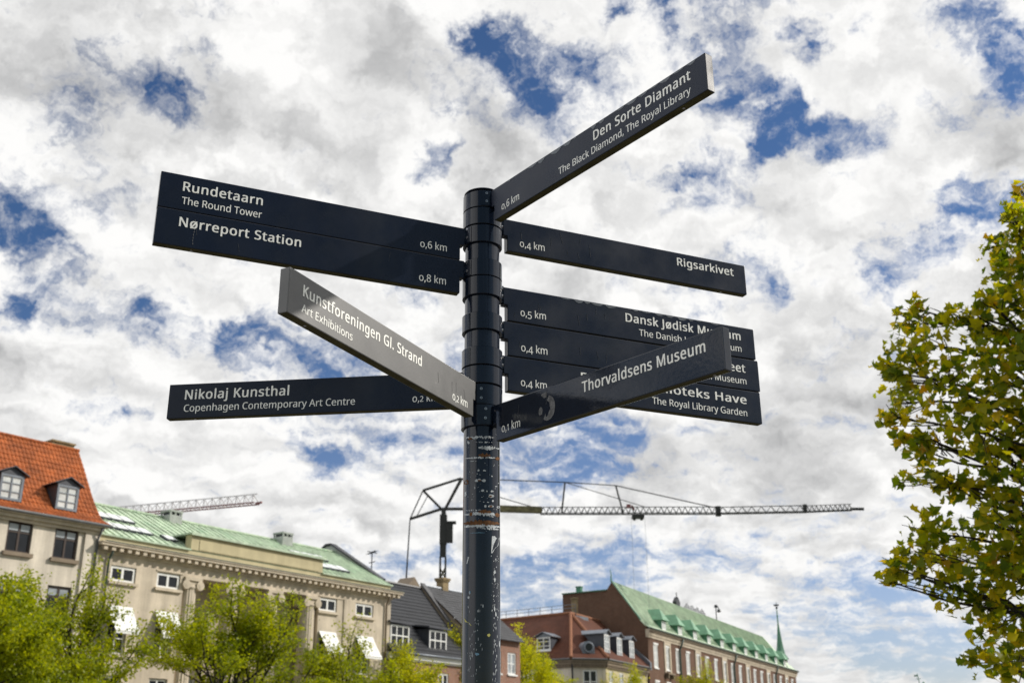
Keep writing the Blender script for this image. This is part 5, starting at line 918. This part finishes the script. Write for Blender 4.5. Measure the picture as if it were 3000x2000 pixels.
for x in (11.0, 34.9, 58.7): downpipe(h, x, -0.14, 0.3, 14.4, 0.13, 'gutter', (0.35, -0.4, 1.3))
prof = [(-0.55, 15.98), (0.2, 16.35), (0.75, 16.95), (4.1, 21.5)]
mb = MB(); slope_solid(mb, prof[:3], -0.1, S1 + .4, 0.1)
a, b = prof[2], prof[3]; RX = 69.8
mb.hexa([(-.1, a[0], a[1] - .1), (S1 - .4, a[0], a[1] - .1), (RX, b[0], b[1] - .1), (-.1, b[0], b[1] - .1)], [(-.1, a[0], a[1]), (S1 - .4, a[0], a[1]), (RX, b[0], b[1]), (-.1, b[0], b[1])])
mb.add([(S1 - .4, .75, 16.95), (S1 + .4, .2, 16.3), (S1 + .4, 8.0, 16.3), (RX, 4.1, 21.5)], [(0, 1, 2, 3)])
mb.hexa([(.1, 8.2, 16), (S1, 8.2, 16), (RX, 4.1, 21.4), (.1, 4.1, 21.4)], [(.1, 8.2, 16.1), (S1, 8.2, 16.1), (RX, 4.1, 21.5), (.1, 4.1, 21.5)])
n = 118
for i in range(n):
    x = 0.2 + i * 0.59
    mb.hexa([(x, .2, 16.36), (x + .05, .2, 16.36), (x + .05, .75, 16.96), (x, .75, 16.96)], [(x, .16, 16.42), (x + .05, .16, 16.42), (x + .05, .71, 17.01), (x, .71, 17.01)])
    mb.hexa([(x, .75, 16.96), (x + .05, .75, 16.96), (x + .05, 4.1, 21.51), (x, 4.1, 21.51)], [(x, .70, 17.0), (x + .05, .70, 17.0), (x + .05, 4.05, 21.56), (x, 4.05, 21.56)])
mb.box(0, 40, 4.9, 10.4, 20.42, 20.52)
roof = mb.build('roof', 'copper', h)
mb = MB(); mb.hexa([(-.18, .72, 16.9), (.1, .72, 16.9), (.1, 4.1, 21.5), (-.18, 4.1, 21.5)], [(-.18, .66, 17.0), (.1, .66, 17.0), (.1, 4.1, 21.62), (-.18, 4.1, 21.62)])
mb.hexa([(-.18, 4.75, 20.5), (.1, 4.75, 20.5), (.1, 10.45, 20.42), (-.18, 10.45, 20.42)], [(-.18, 4.75, 20.6), (.1, 4.75, 20.6), (.1, 10.45, 20.52), (-.18, 10.45, 20.52)])
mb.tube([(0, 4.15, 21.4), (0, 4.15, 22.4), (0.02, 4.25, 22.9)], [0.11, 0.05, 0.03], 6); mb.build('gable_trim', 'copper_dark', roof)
for i in range(11):
    xc = 6.25 + 6.07 * i; yf, zb, zt_ = 0.12, 16.3, 17.42; x0, x1 = xc - .85, xc + .85
    mb = MB()
    for xx in (x0, x1 - .1): mb.prism([(xx, yf, zb), (xx, yf, zt_), (xx, 1.2, zt_ + 0.0), (xx, .72, zb + .55), ], (0.1, 0, 0))
    mb.box(x0 + .101, x1 - .101, yf + .06, yf + .12, zt_ - .08, zt_)
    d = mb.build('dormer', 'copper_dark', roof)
    mb = MB(); e = 0.34; ze, zr_ = zt_ - .03, zt_ + 1.35
    Fl, Fr_, Bl, Br_ = (x0 - e, yf - e, ze), (x1 + e, yf - e, ze), (x0 - e, 2.2, ze), (x1 + e, 2.2, ze)
    R0, R1_ = (xc, yf + .45, zr_), (xc, 2.9, zr_)
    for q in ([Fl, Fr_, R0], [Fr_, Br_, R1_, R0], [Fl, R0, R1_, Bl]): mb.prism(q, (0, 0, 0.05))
    mb.build('dormer_roof', 'copper_shade', d)
    window(d, x0 + .12, x1 - .12, zb + .02, zt_ - .1, yf + .05, 2, 2, 0.14, 0.07, 'white', 'blind')
mb = MB(); mb.box(.1, .7, 8.1, 8.7, 20.3, 21.15); mb.box(.03, .77, 8.03, 8.77, 21.154, 21.24); mb.build('vent', 'green_pipe', roof)
mb = MB(); mb.prism([(23.9, 4.1, 21.3), (25.3, 4.1, 21.3), (25.5, 4.1, 22.0), (24.6, 4.1, 22.7), (23.7, 4.1, 22.0)], (0, .5, 0)); mb.tube([(24.6, 4.3, 22.6), (24.6, 4.3, 23.3)], .06, 6); mb.build('finial', 'steel_dark', roof)
mb = MB()
for i in range(16):
    x = 27.5 + i * .62; z = 21.9 + .45 * abs(math.sin(i * 2.3)); mb.bar((x, 4.15, 21.4), (x, 4.15, z), .07); mb.bar((x - .2, 4.15, z - .25), (x + .2, 4.15, z - .25), .06)
mb.bar((27.4, 4.15, 21.75), (37, 4.15, 21.75), .05); mb.build('cresting', 'steel_dark', roof)
mb = MB(); mb.tube([(42.9, 4.2, 21.4), (42.9, 4.2, 23.0), (43.1, 4.2, 23.5), (43.7, 4.2, 23.7), (44.5, 4.2, 23.3)], .07, 6); mb.lathe([(.05, 23.3), (.3, 23.4), (.25, 23.7), (.05, 23.8)], 8, c=(43.0, 4.2)); mb.lathe([(.05, 22.8), (.35, 22.9), (.25, 23.2), (.05, 23.3)], 8, c=(44.5, 4.2)); mb.build('roof_lamp', 'steel_dark', roof)

# ------------------------------------------------------------------ spires behind
h = thing('copper_spire_tower', 'slim dark green copper spire behind the far end of the brick block', 'tower', (48.7, 209.4, 0))
mb = MB(); mb.box(-.9, .9, -.9, .9, 0, 19.4); mb.build('turret', 'brick', h)
mb = MB(); mb.lathe([(1.5, 19.2), (1.25, 19.5), (.85, 20.1), (.62, 21.2), (.42, 22.8), (.25, 24.3), (.13, 25.6)], 8); mb.lathe([(.13, 25.6), (.1, 26.6), (.16, 26.8), (.1, 27.0), (.08, 28.1)], 8); sp = mb.build('spire', 'copper_dark', h)
mb = MB(); mb.tube([(0, 0, 28.05), (0, 0, 29.4)], .05, 6); mb.lathe([(.03, 28.1), (.28, 28.35), (.03, 28.6)], 8); mb.bar((-.5, 0, 28.8), (.45, 0, 28.85), .12, .3); mb.build('weather_vane', 'steel_dark', sp)
p = at_dist(2692, 1985, 260)
h = thing('distant_spire', 'thin weather vane tip far off in the lower right, near the plane tree', 'spire', (p.x, p.y, 0))
mb = MB(); mb.box(-2, 2, -2, 2, 0, p.z - 9); mb.build('turret', 'brick', h)
mb = MB(); mb.lathe([(2.2, p.z - 9), (.8, p.z - 5), (.12, p.z - 1.0)], 8); mb.tube([(0, 0, p.z - 1.2), (-.25, 0, p.z + .9)], .09, 6); mb.bar((-.95, 0, p.z + .5), (-.2, 0, p.z + .5), .2, .3); mb.bar((-.7, 0, p.z - .15), (.4, 0, p.z - .1), .1); mb.tube([(.85, 0, p.z - 3.2), (.85, 0, p.z - .7)], .1, 6); mb.lathe([(.05, p.z - 1.3), (.3, p.z - 1.0), (.05, p.z - .7)], 8, c=(.85, 0)); mb.build('spire', 'copper_dark', h)

# ------------------------------------------------------------------ cranes
def truss(mb, p, q, w, hh, n, chord=.12, web=.07, mi=0, tri=True, wmi=None):
    """triangular lattice boom from p to q: two lower chords, one upper"""
    p = Vector(p); q = Vector(q); d = (q - p); L = d.length; d.normalize(); sd_ = d.cross(Vector((0, 0, 1))).normalized(); upv = sd_.cross(d)
    wmi = mi if wmi is None else wmi
    lo_ = [p + sd_ * w / 2, p - sd_ * w / 2]; tp = p + upv * hh
    for c in lo_: mb.bar(c, c + d * L, chord, mi=mi)
    mb.bar(tp, tp + d * L, chord * .75, mi=wmi)
    for i in range(n):
        a = d * (L * i / n); m = d * (L * (i + .5) / n); b = d * (L * (i + 1) / n)
        for c in lo_: mb.bar(c + a, tp + m, web, mi=wmi); mb.bar(tp + m, c + b, web, mi=wmi)
        mb.bar(lo_[0] + a, lo_[1] + a, web, mi=wmi)
mp = at_dist(1300, 1485, 140)
h = thing('slewing_tower_crane', 'dark tower crane with a long level jib behind the signpost', 'crane', (mp.x, mp.y, 0))
dirj = Vector((51.35, -6.3, 0)).normalized(); back = -dirj
ZJ = 30.2
mb = MB()
for dx in (-.33, .33):
    for dy in (-.33, .33): mb.bar((dx, dy, 0), (dx, dy, 26.0), .2)
for i in range(20):
    z0 = i * 1.23
    for s_ in ((-.33, -.33, .33, -.33), (.33, -.33, .33, .33), (.33, .33, -.33, .33), (-.33, .33, -.33, -.33)):
        mb.bar((s_[0], s_[1], z0), (s_[2], s_[3], z0 + 1.23), .15, mi=1); mb.bar((s_[2], s_[3], z0), (s_[0], s_[1], z0 + 1.23), .15, mi=1)
mb.build('mast', ['crane_dark', 'crane_olive'], h)
mb = MB(); mb.box(-.45, .45, -.45, .45, 27.6, 31.3); mb.box(.45, 1.2, -.6, .4, 27.8, 30.2); mb.box(.4, 1.6, -.7, .5, 30.2, 30.4); mb.tube([(0, 0, 31.3), (0, 0, 32.2)], .3, 8); mb.box(-.38, .38, -.38, .38, 26.0, 27.6)
mb.build('slewing_tower', 'crane_dark', h)
def J(t, z): return dirj * t + Vector((0, 0, z))
jib = MB()
jib.box(0, 0.01, 0, 0.01, ZJ + 1, ZJ + 1.01)
jib = MB()
jib.bar(J(-.2, 32.1), J(6.0, ZJ + 1.7), .28, .35)
jib.hexa([tuple(J(5.6, ZJ + 1.4) + Vector((0, y, z))) for y, z in ((-.4, 0), (.4, 0), (.4, .75), (-.4, .75))], [tuple(J(12.6, ZJ + .95) + Vector((0, y, z))) for y, z in ((-.4, 0), (.4, 0), (.4, .75), (-.4, .75))], 1)
truss(jib, J(12.4, ZJ + .85), J(34.5, ZJ + .15), .8, .85, 30, .115, .055)
truss(jib, J(34.5, ZJ + .15), J(45.0, ZJ + .02), .75, .8, 9, .12, .05)
truss(jib, J(45.0, ZJ + .02), J(50.6, ZJ + .05), .6, .75, 10, .1, .05)
jib.bar(J(50.4, ZJ + .2), J(52.0, ZJ + .15), .3); jib.box(*[v for k in ((0, -.3, .3), (1, -.3, .3), (2, -.3, .9)) for v in (J(34.5, ZJ + .15)[k[0]] + k[1], J(34.5, ZJ + .15)[k[0]] + k[2])])
jib.box(*[v for k in ((0, -.2, .2), (1, -.3, .3), (2, -.1, .9)) for v in (J(45, ZJ + .02)[k[0]] + k[1], J(45, ZJ + .02)[k[0]] + k[2])])
jb = jib.build('jib', ['crane_dark', 'crane_olive'], h)
mb = MB(); c = J(24.6, ZJ + .1); mb.box(c.x - .75, c.x + .75, c.y - .5, c.y + .5, c.z - .22, c.z + .12); mb.box(c.x - .6, c.x - .3, c.y - .3, c.y + .3, c.z - .42, c.z - .2); mb.box(c.x + .3, c.x + .6, c.y - .3, c.y + .3, c.z - .42, c.z - .2)
tr_ = mb.build('trolley', 'crane_dark', h)
mb = MB(); mb.bar((c.x - .85, c.y, c.z - .3), (c.x - .85, c.y, 6), .025); mb.bar((c.x + .85, c.y, c.z - .3), (c.x + .85, c.y, 6), .025); mb.build('hoist_rope', 'lead', tr_)
# A-frame, back stays and tie bars
mb = MB()
top = J(2.2, 36.0); e1 = J(-2.75, 34.6); e2 = J(-4.35, 30.95)
mb.bar(J(.1, 32), top, .22); mb.bar(J(.4, 32.2), top + Vector((.15, .5, 0)), .14); mb.bar(e1, top, .26); mb.bar(J(-.3, 32.1), e1, .3); mb.bar(J(-.3, 32.1), e2, .3); mb.bar(e1, e2, .13); mb.bar(e1 + J(.7, -.6), e2 + J(.9, .4), .09)
m1 = J(18.5, 35.1); m2 = J(25.1 - 2.7, 34.1)
k1, k2 = J(15.6, 35.0), J(23.0, 34.0)
mb.bar(top, k1, .11); mb.bar(k1, J(22.0, 34.35), .1); mb.bar(J(22.0, 34.35), J(34, ZJ + .95), .11); mb.bar(J(6.5, 33.6), J(11.5, ZJ + 1.75), .1); mb.bar(top, J(6.5, 33.6), .09)
mb.bar(k1, J(25.8, ZJ + 1.2), .08)
mb.bar(k1, J(15.1, ZJ + .9), .2); mb.bar(J(22.0, 34.35), J(22.8, ZJ + .6), .2)
mb.build('stay_frame', 'crane_dark', h)
mb = MB(); mb.bar(e2, J(-5.3, 8), .13); mb.bar(e2 + J(0, -1.2), J(-5.1, 8) , .06); mb.build('back_rope', 'lead_dark', h)
mb = MB(); p = J(23.5, ZJ + 1.25); mb.box(p.x - .25, p.x + .25, p.y - .25, p.y + .25, p.z, p.z + .4); mb.bar(p + Vector((.7, 0, -.3)), p + Vector((.4, 0, .3)), .2); mb.build('warning_light', 'crane_red', jb)
# far red and white crane
ZK = 40.0
def hitz(u, v, z): d = ray(u, v); return Vector((0, 0, EYE)) + d * ((z - EYE) / d.z)
q0, q1 = hitz(378, 1508, ZK), hitz(762, 1473, ZK)
dj = (q1 - q0).normalized(); m0 = q0 - dj * 16
h = thing('far_tower_crane', 'distant crane with a red and white lattice jib rising over the green roof', 'crane', (m0.x, m0.y, 0))
mb = MB(); L = (q1 - m0).length
truss(mb, dj * 1 + Vector((0, 0, ZK)), dj * (L - .6) + Vector((0, 0, ZK)), 1.5, 1.5, 26, .19, .095, 0, wmi=1)
mb.bar(dj * (L - .8) + Vector((0, 0, ZK)), dj * (L + .3) + Vector((0, 0, ZK + .1)), .3)
mb.build('jib', ['crane_red', 'crane_white'], h)
mb = MB(); truss(mb, -dj * 1 + Vector((0, 0, ZK)), -dj * 14 + Vector((0, 0, ZK)), 1.4, 1.2, 8, .22, .12, 0, wmi=1); mb.build('counter_jib', ['crane_red', 'crane_white'], h)
mb = MB()
for dx in (-.8, .8):
    for dy in (-.8, .8): mb.bar((dx, dy, 0), (dx, dy, ZK + 1), .22)
for i in range(22):
    z0 = i * ZK / 22
    for s_ in ((-.8, -.8, .8, -.8), (.8, -.8, .8, .8), (.8, .8, -.8, .8), (-.8, .8, -.8, -.8)): mb.bar((s_[0], s_[1], z0), (s_[2], s_[3], z0 + ZK / 22), .12)
mb.build('mast', 'crane_red', h)
# ------------------------------------------------------------------ trees
LEAF2D = [(0, -.5), (.16, -.42), (.5, -.38), (.36, -.16), (.56, .08), (.27, .12), (.2, .3), (0, .6), (-.2, .3), (-.27, .12), (-.56, .08), (-.36, -.16), (-.5, -.38), (-.16, -.42)]
SMALL2D = [(0, -.5), (.3, -.1), (.22, .25), (0, .5), (-.22, .25), (-.3, -.1)]
def rdir(rnd, flat=1.0):
    v = Vector((rnd.gauss(0, 1), rnd.gauss(0, 1), rnd.gauss(0, 1) * flat)); return v.normalized()
def leaf(mb, p, size, nrm, shape, rnd, tone):
    nrm = nrm.normalized(); u = nrm.orthogonal().normalized(); a = rnd.uniform(0, 6.283); u = (Matrix.Rotation(a, 3, nrm) @ u); w = nrm.cross(u)
    n = len(mb.v); cup = rnd.uniform(-.3, .42)
    for x, y in shape: mb.v.append(tuple(p + (u * x + w * y) * size + nrm * (cup * size * (abs(x) * 2) ** 2)))
    k = len(shape); mb.f.append(tuple(range(n, n + k))); mb.m.append(0); mb.tone.append(tone)
def grow(rnd, p, d, L, r, lvl, maxl, tw, tips, wob=.25, up=.12, nb=(3, 4), ratio=.66):
    """one limb as a bent tapering tube, children from its outer half"""
    n = 4 if lvl < 2 else 3; pts = [p.copy()]; rs = [r]; q = p.copy(); dd = d.copy()
    for i in range(n):
        dd = (dd + rdir(rnd) * wob * (.6 if lvl == 0 else 1) + Vector((0, 0, up))).normalized(); q = q + dd * L / n; pts.append(q.copy()); rs.append(r * (1 - .55 * (i + 1) / n))
    tw.tube(pts, rs, 7 if lvl < 2 else 4, cap=False)
    if lvl >= maxl: tips.append((pts, dd)); return
    k = rnd.randint(*nb)
    for i in range(k):
        t = .4 + .6 * (i + rnd.random() * .7) / k; j = min(n - 1, int(t * n)); b = pts[j].lerp(pts[j + 1], t * n - j)
        ax = rdir(rnd); nd = (dd + (ax - dd * ax.dot(dd)).normalized() * rnd.uniform(.55, 1.05)).normalized()
        grow(rnd, b, nd, L * ratio * rnd.uniform(.8, 1.15), rs[j] * .6, lvl + 1, maxl, tw, tips, wob, up, nb, ratio)
    grow(rnd, pts[-1], dd, L * ratio, rs[-1], lvl + 1, maxl, tw, tips, wob, up, nb, ratio)
def street_tree(label, x, y, height, radius, seed, lm, dens=1.0, group='young trees in a row along the quay'):
    rnd = random.Random(seed)
    t = thing('street_tree', label, 'tree', (x, y, 0), 0, group)
    tw = MB(); tips = []
    hb = height * .34
    tw.tube([(0, 0, 0), (.03, .02, hb * .5), (0, 0, hb)], [.17, .14, .12], 9, cap=False)
    nl = 7
    for i in range(nl):
        a = 2 * math.pi * (i + rnd.random() * .6) / nl; el = rnd.uniform(.35, 1.25); 
        d = Vector((math.cos(a) * math.cos(el), math.sin(a) * math.cos(el), math.sin(el)))
        reach = 1 / math.sqrt((math.cos(el) / radius) ** 2 + (math.sin(el) / (height - hb)) ** 2)
        grow(rnd, Vector((0, 0, hb * rnd.uniform(.8, 1.0))), d, reach * .46, .095, 0, 2, tw, tips, .22, .04, (3, 4), .62)
    d = Vector((rnd.uniform(-.1, .1), rnd.uniform(-.1, .1), 1)).normalized(); grow(rnd, Vector((0, 0, hb)), d, (height - hb) * .44, .12, 0, 2, tw, tips, .18, .05, (4, 5), .62)
    cr = MB(); cr.tone = []
    for pts, dd in tips:
        if rnd.random() > .93: continue
        n = int(rnd.uniform(24, 44) * dens * 3.6); sp = rnd.uniform(.26, .5); c0 = rnd.uniform(.2, .8)
        for i in range(n):
            b = pts[0].lerp(pts[-1], rnd.uniform(.1, 1.15)); off = Vector((rnd.gauss(0, 1) * sp * .62, rnd.gauss(0, 1) * sp * .62, rnd.gauss(0, 1) * sp * .22))
            leaf(cr, b + off, rnd.uniform(.07, .155), rdir(rnd) + Vector((0, 0, .5)), SMALL2D, rnd, min(1, max(0, c0 + rnd.gauss(0, .22))))
    # settle the crown to the measured height
    zmax = sorted(v[2] for v in cr.v)[int(len(cr.v) * .997)]; k = (height - hb) / (zmax - hb)
    rr = sorted(math.hypot(v[0], v[1]) for v in cr.v)[int(len(cr.v) * .97)]; kr = radius / rr
    def fix(v):
        if v[2] <= hb: return v
        b = min(1, (v[2] - hb) / 1.0); return (v[0] * (1 + (kr - 1) * b), v[1] * (1 + (kr - 1) * b), hb + (v[2] - hb) * k)
    cr.v = [fix(v) for v in cr.v]; tw.v = [fix(v) for v in tw.v]
    tw.build('trunk', 'bark', t, smooth=True); cr.build('crown', lm, t)
TREES = [  # label, px of the trunk, distance, height, radius, seed, leaves
 ('leafy green tree cut by the left edge of the picture', -40, 50, 9.3, 3.3, 11, 'leaf_spring', 1.7),
 ('sparse green tree in front of the join between the orange-roofed house and the palace', 222, 55, 10.3, 3.5, 12, 'leaf_spring', .85),
 ('big dense green tree hiding the middle columns of the palace', 700, 62, 10.75, 5.3, 23, 'leaf_spring', 1.35),
 ('thin green tree in front of the right end of the palace', 1030, 73, 10.1, 3.5, 14, 'leaf_spring', .85),
 ('yellow-green tree under the dark-tiled roof and its dormers', 1200, 80, 9.5, 3.5, 15, 'leaf_yellow', 1.3),
 ('yellow-green tree close behind the left side of the signpost pole', 1345, 88, 11.3, 2.8, 16, 'leaf_yellow', 1.3),
 ('bright yellow-green tree just right of the signpost pole', 1535, 100, 12.3, 4.0, 17, 'leaf_yellow', 2.0),
 ('treetop in front of the corner house, seen at the bottom edge', 1850, 118, 10.7, 2.8, 18, 'leaf_yellow', 1.5),
 ('treetop in front of the long brick block, seen at the bottom edge', 2075, 135, 12.3, 3.4, 19, 'leaf_yellow', 1.5)]
for lab, u, dist, hgt, rad_, seed, lm, dn in TREES:
    p = at_dist(u, 1900, dist); street_tree(lab, p.x, p.y, hgt, rad_, seed, lm, dn)

# the plane tree at the right: lobed leaves hung on boughs that reach in from a trunk out of frame
rnd = random.Random(99)
tp = at_dist(3330, 1900, 12.6)
t = thing('plane_tree', 'large plane tree with lobed green and yellowing leaves leaning in from the right edge', 'tree', (tp.x, tp.y, 0))
CL = [(2710,1010,90),(2650,1075,80),(2600,1090,50),(2684,905,45),(2660,950,60),(2790,930,40),(2850,945,55),(2930,960,90),(2950,800,75),(2915,715,50),(2990,555,30),(2985,690,60),(2890,1090,110),(2760,1110,100),(2640,1180,70),(2600,1220,40),(2700,1270,60),(2640,1290,30),(2840,1240,110),(2965,1210,100),
 (2710,1320,55),(2725,1400,50),(2650,1405,30),(2790,1425,50),(2860,1445,60),(2965,1400,90),(2725,1560,80),(2690,1635,85),(2620,1660,40),(2600,1700,28),(2810,1610,100),(2785,1720,80),(2915,1635,110),(2965,1700,90),(2890,1790,80),(2940,1840,80),(2862,1925,45),(2940,1940,70),(2990,1915,60),(2960,1060,100),(2900,1330,70),(2980,1560,80),(2950,1500,60),(2990,1300,60),(2995,1000,70),(2880,1530,60),(2965,620,45),(2992,640,60),(2985,760,60),(2900,880,45),(2975,880,70)]
tw = MB(); cr = MB(); cr.tone = []
clumps = []
for u, v, r in CL:
    dist = 11.6 + rnd.uniform(-.5, .5); p = at_dist(u, v, dist); clumps.append((p - Vector((tp.x, tp.y, 0)), r * dist * 1.04 / FPX))
ncl = len(clumps)
for i in range(230):                # the rest of the crown, outside the picture
    a = rnd.uniform(0, 6.283); el = rnd.uniform(-.6, 1.45); rr = 2.5 * rnd.uniform(.25, 1.0) ** .6
    q = Vector((math.cos(a) * math.cos(el) * rr, math.sin(a) * math.cos(el) * rr, 5.0 + math.sin(el) * rr * 1.15))
    w = q + Vector((tp.x, tp.y, 0)) - Vector((0, 0, EYE)); z = w.dot(_F); ux = 1500 + FPX * w.dot(_R) / z
    r = rnd.uniform(.2, .46)
    if ux - r * 1.2 * FPX / z > 3004 and q.z > 2.4: clumps.append((q, r))
tw.tube([(0, 0, 0), (.03, 0, 1.2), (0, .03, 2.4), (.05, 0, 4.2), (.02, .05, 6.4), (0, 0, 8.0)], [.24, .2, .18, .14, .08, .03], 12, cap=False)
for ci, (c, r) in enumerate(clumps):
    bk = 1.0 if ci < ncl else .5
    zb = max(1.9, min(6.6, c.z - .55 * math.hypot(c.x, c.y) + rnd.uniform(-.2, .3))); b = Vector((.03, .03, zb))
    mid = b.lerp(c, .5) + Vector((0, 0, .12 * (c - b).length)) + rdir(rnd) * .12
    q = [b, b.lerp(mid, .55) + rdir(rnd) * .05, mid, mid.lerp(c, .55) + rdir(rnd) * .05, c]
    tw.tube(q, [x * bk for x in (.035, .028, .02, .013, .006)], 5, cap=False)
    for k in range(5):
        e = c + rdir(rnd) * r * rnd.uniform(.6, 1.0); s_ = mid.lerp(c, rnd.uniform(.4, .95)); tw.tube([s_, s_.lerp(e, .5) + rdir(rnd) * .03, e], [.008, .006, .003], 4, cap=False)
    n = int((12 + 610 * r * r) * (1 if ci < ncl else .75)) if r > .12 else 13
    for k in range(n):
        o = rdir(rnd); p = c + Vector((o.x, o.y, o.z)) * r * (rnd.random() ** .45) * rnd.uniform(.75, 1.12)
        leaf(cr, p, rnd.uniform(.06, .135), rdir(rnd) + Vector((-.15, -.5, .55)), LEAF2D, rnd, min(1, max(0, rnd.betavariate(2.1, 2.0) + (.12 if rnd.random() < .12 else 0))))
tw.build('trunk', 'bark', t, smooth=True); cr.build('crown', 'leaf_plane', t)
